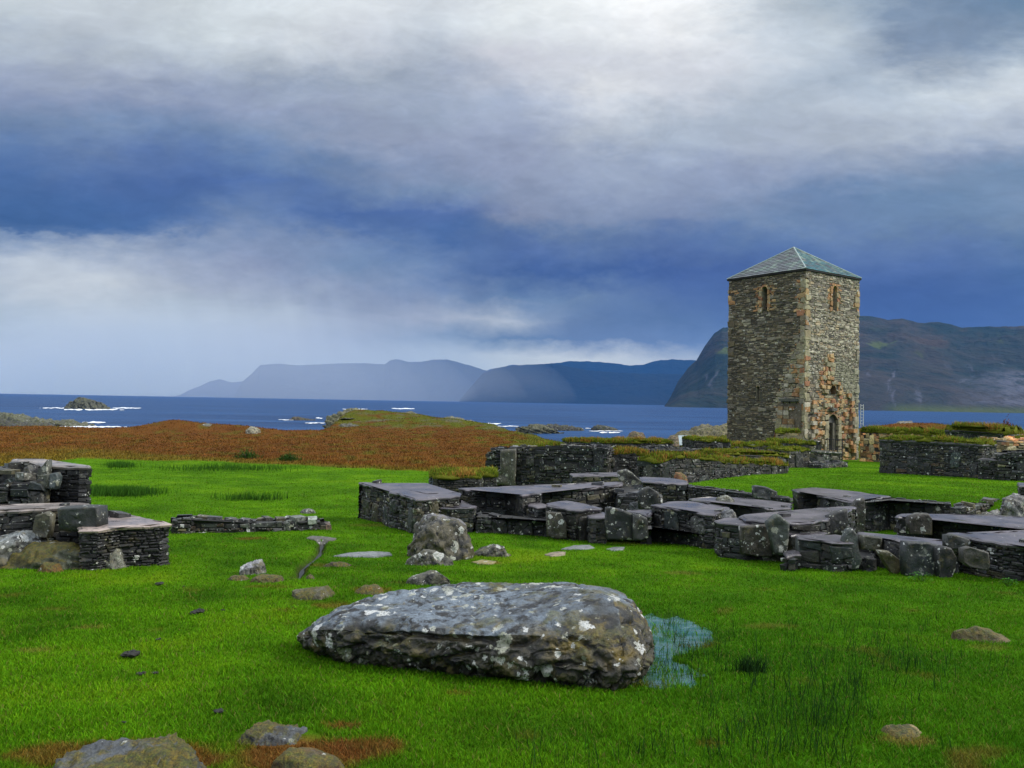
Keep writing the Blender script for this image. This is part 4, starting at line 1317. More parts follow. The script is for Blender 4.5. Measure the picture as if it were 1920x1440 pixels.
# grass blades as real geometry -------------------------------------------------
def blades(P, H, Wd, C, lean=0.45, tipc=1.25, curl=0.5):
    n = len(P)
    a = rng.uniform(0, 2 * np.pi, n); b = rng.uniform(0, 2 * np.pi, n)
    side = np.stack([np.cos(a), np.sin(a), np.zeros(n)], 1) * (Wd * 0.5)[:, None]
    ld = np.stack([np.cos(b), np.sin(b), np.zeros(n)], 1) * (H * lean * rng.uniform(0.1, 1.0, n))[:, None]
    up = np.stack([np.zeros(n), np.zeros(n), H], 1)
    v0 = P - side; v1 = P + side
    m = P + up * 0.55 + ld * 0.38
    v2 = m + side * 0.75; v3 = m - side * 0.75
    v4 = P + up * 0.97 + ld
    V = np.stack([v0, v1, v2, v3, v4], 1).reshape(-1, 3)
    i = np.arange(n) * 5
    q = np.stack([i, i + 1, i + 2, i + 3], 1)
    t = np.stack([i + 3, i + 2, i + 4], 1)
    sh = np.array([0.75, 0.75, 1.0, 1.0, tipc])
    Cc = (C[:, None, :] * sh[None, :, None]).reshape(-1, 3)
    return V, q, t, np.clip(Cc, 0, 1)


def turf_on(P, root, r, dens=900, h=(0.05, 0.12), bl_w=0.012, brown=0.25, lift=0.07):
    """living turf over a wall top: a soft mound with real blades on it"""
    P = np.array(P)
    D = densify(P, 0.22, 0.09, r)
    O1 = offset_poly(D, 0.0); O1[:, 2] -= 0.03
    O2 = offset_poly(D, 0.01); O2[:, 2] += lift * 0.35
    O3 = offset_poly(D, -0.07); O3[:, 2] += lift * (1 + 1.6 * fbm(D * 1.4, 2)) * np.array([r.uniform(0.6, 1.4) for _ in D])
    poly_mesh('turf', [O1, O2, O3], M['ground'], root, (0.12, 0.13, 0.016), True)
    lo = P.min(0); hi = P.max(0)
    area = (hi[0] - lo[0]) * (hi[1] - lo[1])
    n = int(min(area * dens * 1.5, 60000))
    q = np.stack([rng.uniform(lo[0] - .05, hi[0] + .05, n), rng.uniform(lo[1] - .05, hi[1] + .05, n)], 1)
    sd = sdist(q, P[:, :2])
    q = q[sd < 0.03]; sd = sd[sd < 0.03]
    if len(q) == 0:
        return
    w = 1 / (np.linalg.norm(q[:, None] - D[None, :, :2], axis=2) ** 3 + 1e-4)
    z = (w * D[None, :, 2]).sum(1) / w.sum(1) + lift * ss(0.05, -0.1, sd) - 0.01
    nn = fbm(np.stack([q[:, 0] * 1.3, q[:, 1] * 1.3, z * 0], 1), 3)
    c = np.where((nn + rng.normal(0, 0.25, len(q)) > 0.55 - brown)[:, None], np.array([0.24, 0.13, 0.030]), np.array([0.13, 0.17, 0.016]))
    c = c * rng.uniform(0.5, 1.7, (len(q), 1)) * (1 + 0.8 * nn)[:, None]
    H = rng.uniform(*h, len(q)) * (1 + 1.3 * nn)
    yd = float(P[:, 1].mean())
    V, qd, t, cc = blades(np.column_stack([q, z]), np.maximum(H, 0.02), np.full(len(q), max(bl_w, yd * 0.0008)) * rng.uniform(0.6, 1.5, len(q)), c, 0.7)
    o = mesh_np('grass_tuft', V, [qd, t], M['blade'], None, cc)
    local(o, root)


CAPC = (0.112, 0.103, 0.116)


def wall_block(label, P, capped=True, turf=False, kind='dark', seed=0, course=(0.04, 0.125), big=0.5, bottom=None, prot=(0.0, 0.035), capcol=CAPC, th=0.045, name='stone_wall', turf_kw=None, ratio=(1.0, 4.2), colfn=None, ragged=0.0, bigsize=(0.13, 0.28), slabs=None, cat='wall'):
    """P: 3-D outline of the wall's top. slabs: upright slabs (px, py_bottom, py_top, halfwidth)"""
    P = np.array(P, float)
    ar = sum(P[i][0] * P[(i + 1) % len(P)][1] - P[(i + 1) % len(P)][0] * P[i][1] for i in range(len(P)))
    if ar < 0:
        P = P[::-1].copy()
    r = random.Random(seed * 13 + 5)
    tone = 0.40 if kind in ('dark', 'black', 'mixed') else 1.0
    g = ground(P[:, 0], P[:, 1], False)
    zb = float(min(g)) - 0.08 if bottom is None else bottom
    c = P.mean(0)
    root = empty(name, (c[0], c[1], float(np.mean(g)) if bottom is None else bottom), label, cat)
    root['kind'] = 'thing'
    mb = MB()
    # dark core behind the facing stones: mortar and joint shadow put into its colour
    inn = offset_poly(P, -0.035)
    lo = inn.copy(); lo[:, 2] = zb - 0.05
    hi = inn.copy(); hi[:, 2] -= 0.012
    poly_mesh('wall_core', [lo, hi], M['core'], root, (0.022, 0.022, 0.022))
    if capped and not turf and ragged == 0 and th < 0.06: ragged = 0.07
    n = len(P)
    for i in range(n):
        a, b = P[i], P[(i + 1) % n]
        e = (b - a)[:2]; l = np.linalg.norm(e)
        if l < 0.06:
            continue
        nn = np.array([e[1], -e[0]]) / l
        mid = (a + b)[:2] / 2
        zbe = min(gz(*a[:2]), gz(*b[:2]), gz(*mid)) - 0.07 if bottom is None else bottom
        off = 0.03 if capped else 0.0
        stone_face(mb, a[:2] - nn * 0.03, b[:2] - nn * 0.03, zbe, a[2] - off, b[2] - off, nn, r, course=course, kind=kind, big=big if nn @ mid < 0 else 0.1, prot=(prot[0] + 0.01, prot[1] + 0.01), ratio=ratio, colfn=colfn, bigsize=bigsize, tone=tone)
    if ragged > 0:
        # loose stones lying along the broken top
        lo3, hi3 = P.min(0), P.max(0)
        k = int(ragged * (hi3[0] - lo3[0] + hi3[1] - lo3[1]) * 5)
        q = np.stack([rng.uniform(lo3[0], hi3[0], k * 3), rng.uniform(lo3[1], hi3[1], k * 3)], 1)
        q = q[sdist(q, P[:, :2]) < -0.04][:k]
        for p in q:
            w = 1 / (np.linalg.norm(P[:, :2] - p, axis=1) ** 2 + 1e-3)
            zz = (w * P[:, 2]).sum() / w.sum()
            an = r.uniform(0, 3.14); s = r.uniform(0.05, 0.14)
            u = np.array([math.cos(an), math.sin(an), r.uniform(-.15, .15)]) * s
            v = np.array([-math.sin(an), math.cos(an), r.uniform(-.15, .15)]) * s * r.uniform(.5, .9)
            mb.box([p[0], p[1], zz + s * 0.12], u, v, [0, 0, s * r.uniform(.2, .5)], stone_color(kind, r))
    mb.build('masonry', M['wall'] if kind != 'warm' else M['tower'], root=root)
    if capped:
        D = densify(P, 0.12, 0.034, r)
        D[:, 2] += 0.012 * fbm(D * 2.5, 2)
        B0 = offset_poly(D, 0.010); B0[:, 2] -= th
        B1 = offset_poly(D, 0.022); B1[:, 2] -= th * 0.4
        B2 = offset_poly(D, 0.004)
        B3 = offset_poly(D, -0.03); B3[:, 2] += 0.006
        poly_mesh('capping', [B0, B1, B2, B3], M['cap'], root, capcol, False)
    if turf:
        turf_on(P, root, r, **(turf_kw or {}))
    return root


def flatp(px, z):
    return [at_z(a, b, z) for a, b in px]


# main ruin, rooms in front ----------------------------------------------------------------
wall_block('L-shaped wet-capped wall at the left end of the front ruin', flatp([(674, 904.5), (800, 906), (805, 909.5), (753, 911.5), (771, 919), (802, 925.6), (862, 924), (861, 929.7), (830, 932.4), (781, 936.5), (762, 929.7), (732, 923), (718, 914.8), (694, 910.7)], -1.86), seed=1, course=(0.03, 0.08), big=0.6, kind='mixed')
wall_block('low wet capped step in front of the hearth opening, right of the leaning boulder', flatp([(803, 940), (862, 937.3), (893, 948.7), (888, 951.4), (827, 952)], -2.06), seed=2, big=0.8)
wall_block('long wet-capped wall with a short spur behind the hearth, left half of the front ruin', flatp([(861, 915.3), (965, 912), (1046, 909.4), (1155, 903.4), (1166, 904), (1166, 908.7), (1080, 916.8), (1006, 918.9), (981, 920.8), (1016.5, 922.4), (1013.8, 925.6), (980, 928.5), (949, 920.5), (911, 918.5), (876, 918.8)], -1.85), seed=3, big=0.5)
wall_block('dark inner wall below the pointed orthostat', flatp([(1150, 912), (1200, 911), (1240, 925), (1236, 935), (1160, 930)], -1.97), seed=4, big=0.9, capped=False, ragged=0.6)
wall_block('small capped step right of the short spur', flatp([(986, 942.4), (1011, 941.3), (1026, 946), (1023, 950), (1008, 951), (992, 947)], -2.03), seed=5, big=0.9)
wall_block('square capped wall block with an upright slab in its face', flatp([(1026, 943), (1046, 940), (1073, 940.5), (1127.5, 952), (1124.8, 954), (1078.8, 956), (1060, 953), (1027, 947.3)], -1.94), seed=6, big=0.5)
wall_block('low broken step between the square block and the white-spotted slab', flatp([(1102, 966), (1130, 959.5), (1137, 962.5), (1137, 970), (1106, 970)], -2.02), seed=7, big=0.7)
wall_block('capped low wall behind the white-spotted upright slab', flatp([(1169, 958.5), (1221, 955.5), (1221, 962), (1212, 966), (1196, 962)], -1.97), seed=8)
wall_block('broad wet-capped wall block with slaty ragged face', flatp([(1222, 946.5), (1252, 940.8), (1293, 939.7), (1366.5, 951.8), (1358, 957.3), (1338, 965), (1320.6, 963.7), (1286, 956.2), (1240, 950.5)], -1.86), seed=9, big=0.7, course=(0.03, 0.075))
wall_block('lower capped shelf right of the broad slaty block', flatp([(1341, 976), (1366, 970.6), (1396, 974.5), (1434, 980), (1434, 984), (1401, 985), (1355, 980.3)], -1.86), seed=10, big=1.0)
wall_block('wet-capped wall curving back from the pointed slab', flatp([(1387, 968.3), (1410, 965), (1451, 964.5), (1520, 955), (1596.6, 949), (1604, 951), (1551, 975), (1520, 980), (1482, 980.5), (1433, 978.5), (1400, 975)], -1.80), seed=11)
wall_block('low capped ledge under the curving wall', flatp([(1481.6, 990.8), (1548.6, 998.5), (1541, 1001.6), (1484, 1004)], -1.97), seed=12)
wall_block('long capped wall with a tall slab end below the lawn', flatp([(1486, 917.8), (1520, 914.6), (1567.8, 917.8), (1668, 930.5), (1640, 933.3), (1613, 935.7), (1600, 941), (1563, 934.5), (1534, 928.5), (1532, 925), (1560, 924), (1496, 922)], -1.93), seed=13, big=0.9)
wall_block('capped wall behind the pointed slab holding two loose stones', flatp([(1293, 935), (1340, 932), (1380, 932.5), (1482, 943.5), (1481, 953), (1440, 954), (1375, 943), (1330, 941), (1300, 938)], -1.90), seed=14)
wall_block('wet-capped wall left of the lawn beside the broken orthostat', flatp([(1200, 895), (1250, 896), (1288, 902), (1286, 907.5), (1250, 906.5), (1205, 903)], -1.92), seed=15, big=0.6)
wall_block('edging wall of dark slabs along the left front of the lawn', flatp([(1289, 908), (1385, 919.5), (1481, 931), (1481, 934.5), (1385, 923), (1289, 911.5)], -1.97), seed=16, capped=False, big=1.2, course=(0.04, 0.09))
wall_block('edging wall of dark slabs along the right front of the lawn', flatp([(1600, 941), (1640, 935), (1668, 932), (1783, 941), (1783, 945), (1668, 937), (1640, 940)], -1.965), seed=17, capped=False, big=1.2, course=(0.04, 0.09))
wall_block('small tumbled stub of wall at the lawn corner', flatp([(1788, 944), (1812, 945), (1836, 941), (1866, 935), (1872, 940), (1840, 947), (1812, 951), (1790, 952)], -1.96), seed=18, capped=False, big=0.5, ragged=2.0, kind='mixed')
wall_block('wet-capped wall with a lichened slab face behind the front wall on the right', flatp([(1683, 966), (1718.7, 962.6), (1771, 963.3), (1920, 970.5), (1990, 974), (1990, 1000), (1920, 992), (1867, 982.4), (1795, 975.3), (1767, 972.9), (1750, 969), (1686, 969.5)], -1.85), seed=19, big=0.9)
wall_block('right-hand front wall block with a broad wet capping', flatp([(1778.6, 999.2), (1843, 1000.4), (1920, 995.6), (1990, 993), (2010, 1040), (1920, 1023.5), (1879, 1019.6), (1829, 1010.5), (1795.4, 1003.2)], -1.80), seed=20, big=0.8, course=(0.025, 0.07))
wall_block('thin front wall of big upright slabs on the right', flatp([(1611, 997.5), (1656.5, 1002.5), (1695, 1010), (1747, 1013.5), (1785, 1013.5), (1800, 1022), (1769, 1021.5), (1695, 1016.5), (1656, 1008.5), (1611, 1002.5)], -1.93), seed=21, big=0.8, th=0.03)
wall_block('low front wall of rounded blocks left of the green pear-shaped slab', flatp([(1496, 1005), (1544, 1003), (1582, 1004), (1600, 1008), (1598, 1018), (1560, 1017), (1540, 1013), (1498, 1009)], -1.93), seed=22, big=1.0, th=0.03)
wall_block('low front footing between the pointed slab and the rounded blocks', flatp([(1474, 1034), (1498, 1031), (1500, 1040), (1476, 1044)], -2.14), seed=23, big=0.3)
wall_block('low dark rubble footing running along the front of the ruin, left half', flatp([(893, 968), (960, 971), (1020, 975), (1100, 982), (1215, 985), (1300, 997), (1345, 1005), (1345, 996), (1290, 988), (1200, 978), (1100, 975), (1000, 968), (895, 960)], -2.22), seed=71, kind='black', capped=False, ragged=0.8, big=1.2)
wall_block('low dark rubble footing running along the front of the ruin, right half', flatp([(1380, 1012), (1445, 1018), (1478, 1022), (1510, 1031), (1570, 1040), (1640, 1050), (1640, 1032), (1560, 1022), (1490, 1010), (1400, 1000)], -2.17), seed=72, kind='black', capped=False, ragged=0.8, big=1.2)
# back rooms --------------------------------------------------------------------------------
wall_block('thin capped inner wall below the tall rubble wall', flatp([(1069, 888), (1120, 886), (1166, 886.5), (1164, 892), (1075, 893)], -2.12), seed=24, big=0.6)
wall_block('low turfed stub with a square see-through drain hole', [at_y(805, 886, 22), at_y(865, 885, 22.4), at_y(905, 889, 22.4), at_y(900, 896, 20.6), at_y(812, 897, 20.2)], capped=False, turf=True, seed=25, big=0.2, course=(0.025, 0.06))
wall_block('turf-topped bank wall left of the tall rubble wall', [at_y(862, 888, 24.2), at_y(925, 886, 24.4), at_y(932, 893, 22.4), at_y(866, 894, 22.2)], capped=False, turf=True, seed=26, turf_kw=dict(brown=-0.1, h=(0.08, 0.16)))


def wl(front, th, **kw):
    """outline from a front top edge given as (px, py, depth) and a thickness"""
    A = [at_y(*q) for q in front]
    d = (A[-1] - A[0])[:2]; d /= np.linalg.norm(d)
    n = np.array([-d[1], d[0]])
    if n[1] < 0: n = -n
    B = [a + np.array([n[0] * th, n[1] * th, 0.02]) for a in A[::-1]]
    return A + B


R_ = (0.03, 0.09)
wall_block('tall dark rubble wall with a pale stone pier at its left end', wl([(913, 848, 28.2), (930, 842, 28), (970, 840, 27.8), (1003, 844, 27.6), (1040, 847, 27.4), (1052, 834, 27.3), (1110, 836, 27), (1140, 842, 26.8)], 0.9), capped=False, seed=31, course=(0.05, 0.12), prot=(0, 0.09), kind='dark', big=0.25, ragged=1.5)
wall_block('turf on the shoulder of the tall rubble wall', wl([(1000, 842, 29.2), (1050, 838, 29)], 1.2), capped=False, turf=True, seed=32, turf_kw=dict(h=(0.08, 0.2), brown=0.2))
wall_block('turf-topped rubble wall over the recess behind the thin inner wall', wl([(1128, 852, 27.4), (1180, 849, 27.6), (1222, 856, 27.8)], 1.0), capped=False, turf=True, seed=33, kind='black', turf_kw=dict(h=(0.08, 0.18), brown=0.5), big=0.8, bigsize=(0.2, 0.4))
wall_block('back wall with coping slabs between rubble wall and sign', wl([(1065, 828, 36), (1130, 830, 36), (1200, 831, 36.5), (1262, 832, 37)], 1.0), capped=False, turf=True, seed=34, kind='dark', turf_kw=dict(h=(0.06, 0.18), brown=0.4), course=(0.07, 0.14))
wall_block('stepped rubble wall below the sign', wl([(1222, 843, 34), (1262, 838, 34.5), (1300, 846, 34.8), (1345, 848, 35)], 1.2), capped=False, seed=35, course=(0.06, 0.14), kind='dark', ragged=1.4, big=0.5, bigsize=(0.18, 0.36))
wall_block('dark square-ended wall right of the sign', wl([(1300, 826, 37), (1370, 829, 37.3)], 1.4), capped=False, turf=True, seed=36, course=(0.06, 0.14), kind='black', turf_kw=dict(h=(0.05, 0.14), brown=0.2), big=0.4)
wall_block('long low wall of dark upright slabs with turf tufts along the lawn', wl([(1238, 868, 25.2), (1267, 858, 25.6), (1340, 862, 26.8), (1360, 868, 27.2), (1430, 871, 28.8), (1478, 873, 30)], 0.9), capped=False, turf=True, seed=37, kind='dark', turf_kw=dict(h=(0.05, 0.18), brown=0.35, dens=600), big=1.2, bigsize=(0.2, 0.36))
wall_block('middle terrace wall stepping up towards the tower', wl([(1348, 852, 31), (1400, 852, 32.4), (1450, 854, 33.6), (1480, 858, 34.4)], 1.2), capped=False, turf=True, seed=38, kind='dark', turf_kw=dict(h=(0.05, 0.15), brown=0.3, dens=500), ragged=0.5, big=0.6, bigsize=(0.18, 0.34))
wall_block('rear terrace wall at the foot of the tower', wl([(1366, 838, 42), (1420, 836, 42.5), (1468, 836, 43)], 1.4), capped=False, turf=True, seed=39, kind='mixed', turf_kw=dict(h=(0.06, 0.18), brown=0.2, dens=400), course=(0.07, 0.16), ragged=0.5)
wall_block('square pier block in front of the tower corner', wl([(1480, 846, 36), (1520, 845, 37)], 1.3), capped=False, turf=True, seed=40, kind='mixed', course=(0.12, 0.25), big=1.2, bigsize=(0.25, 0.45), turf_kw=dict(brown=0.1, dens=500))
wall_block('grass-covered upper stub against the tower corner', wl([(1455, 812, 47.6), (1500, 812, 47.2)], 1.6), capped=False, turf=True, seed=41, kind='warm', course=(0.12, 0.28), turf_kw=dict(brown=0.0, h=(0.08, 0.22), dens=400))
wall_block('dark slab-topped stub left of the tower door', wl([(1484, 824, 45.2), (1540, 827, 45.4)], 0.9), capped=True, seed=42, kind='mixed', course=(0.12, 0.25), capcol=(0.06, 0.06, 0.06), th=0.1)
wall_block('grassy bank of rubble between the stubs left of the tower door', wl([(1455, 830, 43.8), (1530, 834, 44.2)], 1.2), capped=False, turf=True, seed=43, kind='mixed', course=(0.12, 0.25), turf_kw=dict(brown=0.1, h=(0.08, 0.22), dens=400), ragged=1.0)
wall_block('low stone platform with slab top in front of the tower door', wl([(1532, 846, 40), (1578, 848, 40.6)], 1.6), capped=True, seed=44, kind='mixed', course=(0.1, 0.22), big=0.8, bigsize=(0.2, 0.4), capcol=(0.07, 0.08, 0.06), th=0.1)
wall_block('tumbled footing stones at the lawn edge below the door platform', wl([(1540, 872, 36), (1590, 866, 38.5)], 0.6), capped=False, seed=45, kind='dark', course=(0.08, 0.14), ragged=2)
wall_block('orange ashlar wall with a turf top running right from the tower', wl([(1612, 810, 50.5), (1700, 813, 47), (1770, 818, 44.5)], 0.9), capped=False, turf=True, seed=46, kind='warm', course=(0.1, 0.30), turf_kw=dict(brown=0.1, h=(0.1, 0.25), dens=500, lift=0.15), ratio=(1.2, 3))
wall_block('turf-roofed rear wall with black coping above the dark lawn wall', wl([(1772, 806, 41), (1830, 809, 40), (1896, 815, 38.5)], 1.4), capped=True, turf=True, seed=47, kind='dark', turf_kw=dict(brown=0.35, h=(0.1, 0.28), dens=400, lift=0.2), th=0.12, capcol=(0.03, 0.03, 0.03))
wall_block('rough warm rubble wall end behind the dark lawn wall', wl([(1836, 822, 31.4), (1888, 828, 30.2)], 1.6), capped=False, seed=48, kind='warm', course=(0.08, 0.18), ragged=1.5)
wall_block('turf-topped dark wall at the far right edge', wl([(1886, 826, 32), (1960, 832, 30.4)], 1.4), capped=True, turf=True, seed=49, kind='mixed', th=0.1, turf_kw=dict(brown=0.2, h=(0.08, 0.2), dens=400), capcol=(0.04, 0.04, 0.04))


def lawnwall_col(u, z, r):
    if z < -2.05 and 0.8 < u < 3.9 and r.random() < 0.6:
        return np.array(random_choice(r, [((0.20, 0.12, 0.06), 2), ((0.17, 0.14, 0.07), 2)])) * r.uniform(0.7, 1.2)
    if 1.5 < u < 3.4 and r.random() < 0.55:
        return np.array([0.20, 0.18, 0.11]) * r.uniform(0.5, 1.5)
    return stone_color('dark', r)


wall_block('long dark slaty wall with a turf top on the right side of the lawn', wl([(1649, 824, 32), (1700, 826, 31), (1770, 829.5, 29.8), (1842, 834, 28.6)], 0.95), capped=True, turf=True, seed=50, kind='dark', course=(0.05, 0.12), th=0.1, capcol=(0.04, 0.04, 0.04), turf_kw=dict(brown=0.15, h=(0.05, 0.18), dens=500), colfn=lawnwall_col, big=0.3, bigsize=(0.18, 0.32))
wall_block('low dark stepped end of the lawn wall', wl([(1834, 861, 28), (1870, 863, 27.6)], 0.7), capped=True, seed=51, kind='black', course=(0.05, 0.1), th=0.06, capcol=(0.06, 0.06, 0.065))
wall_block('corner of a dark wall at the right edge beside the striated boulder', wl([(1912, 912, 18.6), (1990, 914, 18.2)], 0.9), capped=True, seed=52, kind='dark')
wall_block('wall of huge dark smooth boulders at the right edge above the lawn', wl([(1872, 852, 27.4), (1895, 847, 27.2), (1960, 847, 26.8)], 1.0), capped=False, seed=53, kind='dark', big=3.0, bigsize=(0.3, 0.5), prot=(0.02, 0.12))

# left ruin -----------------------------------------------------------------------------------
wall_block('tall slaty wall block at the left edge with a pale top', [at_y(25, 861, 13.8), at_y(84, 861, 13.9), at_y(88, 867, 13.4), at_y(166, 872.5, 13.0), at_y(164, 875.5, 12.2), at_y(88, 873, 12.3), at_y(60, 866, 12.6), at_y(30, 864, 12.8)], seed=61, kind='black', capcol=(0.30, 0.27, 0.24), course=(0.02, 0.055), big=0.05)
wall_block('broken rubble slope of upright slabs left of the tall slaty block', [at_y(-70, 905, 13.2), at_y(5, 890, 13.0), at_y(24, 872, 12.9), at_y(60, 868, 12.6), at_y(88, 882, 12.2), at_y(86, 905, 11.9), at_y(20, 905, 11.9), at_y(-70, 915, 12)], seed=62, kind='dark', capped=False, big=2.5, bigsize=(0.1, 0.2), prot=(0.01, 0.10), ragged=1.2)
wall_block('wide capped wall with a large square end slab on the left', flatp([(-80, 948), (40, 948), (131, 942), (165, 944.5), (182, 950), (150, 950.5), (60, 954), (-80, 960)], -1.56), seed=63, kind='dark', capcol=(0.34, 0.30, 0.27), big=0.5)
wall_block('pale-topped corner wall with black slaty faces on the left', flatp([(150, 966), (182, 960), (205, 959.5), (262, 969), (319, 981.5), (300, 984), (225, 988), (184, 993), (150, 994)], -1.74), seed=64, kind='black', capcol=(0.36, 0.30, 0.27), course=(0.02, 0.055), big=0.12, th=0.04)
wall_block('low broken lichened wall crossing the grass left of centre', wl([(322, 979, 14.6), (332, 973, 14.6), (358, 971, 14.7), (366, 981, 14.8), (420, 982, 14.9), (500, 981, 15.1), (560, 978, 15.3), (600, 977, 15.5), (622, 984, 15.6)], 0.45), seed=65, kind='mixed', capped=False, big=0.8, bigsize=(0.07, 0.13), ragged=1.5)


# upright slabs and loose blocks standing as things of their own
def slab(outline, Yf, th, label, col=(0.10, 0.115, 0.10), seed=0, name='upright_slab', tilt=0.0, yslope=0.0, cat='stone'):
    Yf = Yf + 0.11
    P = np.array([at_y(a, b, Yf + yslope * (a - outline[0][0])) for a, b in outline])
    r = random.Random(seed)
    D = densify(P, 0.05, 0.005, r)
    c = D.mean(0)
    n = len(D)
    rings = []
    for s, o in ((0.93, 0.0), (0.985, 0.02), (1.0, 0.05), (1.0, th * 0.8), (0.95, th)):
        q = c + (D - c) * s
        q[:, 1] = D[:, 1] + o
        rings.append(q)
    inner = []
    for s in (0.85, 0.7, 0.55, 0.4, 0.25, 0.1):
        q = c + (D - c) * s; q[:, 1] = D[:, 1] * s + c[1] * (1 - s) - 0.004 + 0.03 * fbm(q * 3 + seed, 3)
        inner.append(q)
    rings = inner[::-1] + rings
    V = np.concatenate(rings)
    V[:, 1] += 0.03 * fbm(V * 3.0 + seed, 3) + 0.02 * fbm(V * 9.0 + seed, 3)
    q = [(k * n + i, k * n + (i + 1) % n, (k + 1) * n + (i + 1) % n, (k + 1) * n + i) for k in range(len(rings) - 1) for i in range(n)]
    V = np.vstack([V, [rings[0].mean(0)], [rings[-1].mean(0)]])
    t = [(i, (i + 1) % n, len(V) - 2) for i in range(n)]
    t = [x[::-1] for x in t] + [((len(rings) - 1) * n + i, (len(rings) - 1) * n + (i + 1) % n, len(V) - 1) for i in range(n)]
    C = 0.42 * np.array(col) * (1 + 0.5 * fbm(V * 2 + seed, 4)[:, None])
    o = mesh_np(name, V, [q, t], M['slab'], None, np.clip(C, 0.01, 1), True)
    bm = bmesh.new(); bm.from_mesh(o.data); bmesh.ops.recalc_face_normals(bm, faces=bm.faces); bm.to_mesh(o.data); bm.free()
    o.data.transform(Matrix.Translation(-Vector(c))); o.location = c
    tag(o, label, cat, kind='thing')


slab([(1137, 1012), (1135, 985), (1136, 953), (1145, 951.5), (1170, 957), (1190, 966), (1191, 1014), (1165, 1014)], 14.0, 0.16, 'dark upright slab with white lichen spots, left one of the pair', (0.05, 0.055, 0.055), 1)
slab([(1186, 1014), (1188, 964), (1200, 965), (1214, 972), (1217, 1008), (1202, 1014)], 13.9, 0.14, 'grey upright slab beside the white-spotted one, right one of the pair', (0.08, 0.085, 0.075), 2)
slab([(1452, 1040), (1444, 1005), (1437, 980), (1456, 965), (1464, 966), (1481, 981), (1480, 1010), (1476, 1042)], 12.15, 0.14, 'green-grey upright slab with a pointed top', (0.13, 0.15, 0.125), 3)
slab([(1390, 1040), (1388, 988), (1410, 986), (1438, 984), (1450, 1010), (1452, 1046), (1420, 1044)], 12.35, 0.12, 'brownish upright slab leaning left of the pointed slab', (0.10, 0.09, 0.065), 4)
slab([(1572, 1066), (1570, 1045), (1583, 1010), (1590, 994), (1600, 991), (1609, 1002), (1612, 1030), (1617, 1050), (1610, 1069), (1590, 1070)], 11.45, 0.14, 'green pear-shaped upright slab in the front wall', (0.12, 0.145, 0.13), 5)
slab([(1497, 1054), (1496, 1010), (1543, 1014), (1541, 1040), (1530, 1060), (1510, 1060)], 11.75, 0.14, 'dark green rounded slab at the left of the low front wall', (0.07, 0.085, 0.075), 6)
slab([(1544, 1060), (1545, 1014), (1579, 1018), (1576, 1040), (1570, 1068)], 11.65, 0.13, 'brown rectangular slab left of the pear-shaped slab', (0.075, 0.065, 0.055), 12)
slab([(1697, 1080), (1694, 1045), (1696, 1016), (1740, 1018), (1768, 1024), (1768, 1088), (1730, 1086)], 11.0, 0.16, 'large dark green slab in the front wall with a white lichen crust', (0.07, 0.085, 0.085), 7)
slab([(1762, 1088), (1760, 1030), (1770, 1024), (1785, 1028), (1795, 1045), (1793, 1070), (1780, 1095)], 10.85, 0.16, 'rounded black slab at the corner of the front wall', (0.055, 0.06, 0.06), 8)
slab([(1668, 1070), (1650, 1040), (1646, 1032), (1668, 1034), (1688, 1050), (1692, 1070), (1680, 1084)], 11.2, 0.12, 'yellowish diagonal slab low in the front wall', (0.19, 0.17, 0.08), 9)
slab([(1614, 1030), (1614, 1004), (1655, 1008), (1654, 1025), (1640, 1034)], 11.45, 0.13, 'rounded olive block at the top of the front wall', (0.10, 0.10, 0.07), 13)
slab([(1806, 1055), (1805, 1030), (1820, 1026), (1855, 1036), (1858, 1060), (1855, 1072), (1820, 1064)], 10.6, 0.12, 'squarish brown-grey block set in the right-hand front wall', (0.12, 0.115, 0.09), 14)
slab([(1775, 1030), (1774, 1004), (1790, 1002), (1820, 1012), (1824, 1028), (1800, 1030)], 11.2, 0.12, 'grey block under the corner of the broad right capping', (0.11, 0.12, 0.11), 15)
slab([(1704, 1002), (1704, 970), (1720, 963), (1742, 963), (1749, 972), (1750, 1004)], 13.2, 0.13, 'brown square slab with white lichen in the wall behind the front wall', (0.085, 0.075, 0.055), 10)
slab([(1598, 1003), (1597, 950), (1608, 937), (1622, 934), (1624, 960), (1622, 1003)], 15.6, 0.14, 'tall upright stone ending the long capped wall', (0.11, 0.10, 0.08), 16)
slab([(1552, 1006), (1552, 968), (1570, 960), (1590, 955), (1592, 980), (1580, 1004)], 13.0, 0.14, 'dark slab streaked with white lichen beside the curving wall', (0.07, 0.07, 0.065), 17)
slab([(1198, 955), (1197, 925), (1204, 916), (1218, 913), (1236, 924), (1236, 955)], 16.2, 0.14, 'dark pentagonal slab under the wall left of the lawn', (0.065, 0.07, 0.06), 18)
slab([(1025, 1006), (1024, 960), (1052, 962), (1062, 980), (1064, 1010), (1045, 1012)], 14.6, 0.12, 'tall brown upright slab in the face of the square capped block', (0.11, 0.10, 0.07), 19)
slab([(1165, 915), (1158, 884), (1176, 880), (1186, 886), (1202, 902), (1196, 912), (1185, 922)], 19.2, 0.2, 'pointed grey orthostat standing at the wall junction left of the lawn', (0.15, 0.15, 0.12), 11)
slab([(1414, 932), (1414, 912), (1420, 911), (1440, 914), (1458, 922), (1459, 941), (1440, 939)], 17.6, 0.22, 'grey rectangular block standing on the wall in front of the lawn', (0.11, 0.12, 0.12), 20)
slab([(108, 996), (106, 953), (150, 950), (183, 951), (184, 994), (150, 998)], 10.45, 0.3, 'large square dark slab at the end of the left capped wall', (0.075, 0.085, 0.08), 21)
slab([(58, 1008), (60, 990), (66, 966), (84, 960), (94, 966), (92, 990), (88, 1010)], 10.75, 0.14, 'pale lichened stone pier in the left capped wall', (0.20, 0.19, 0.13), 22)
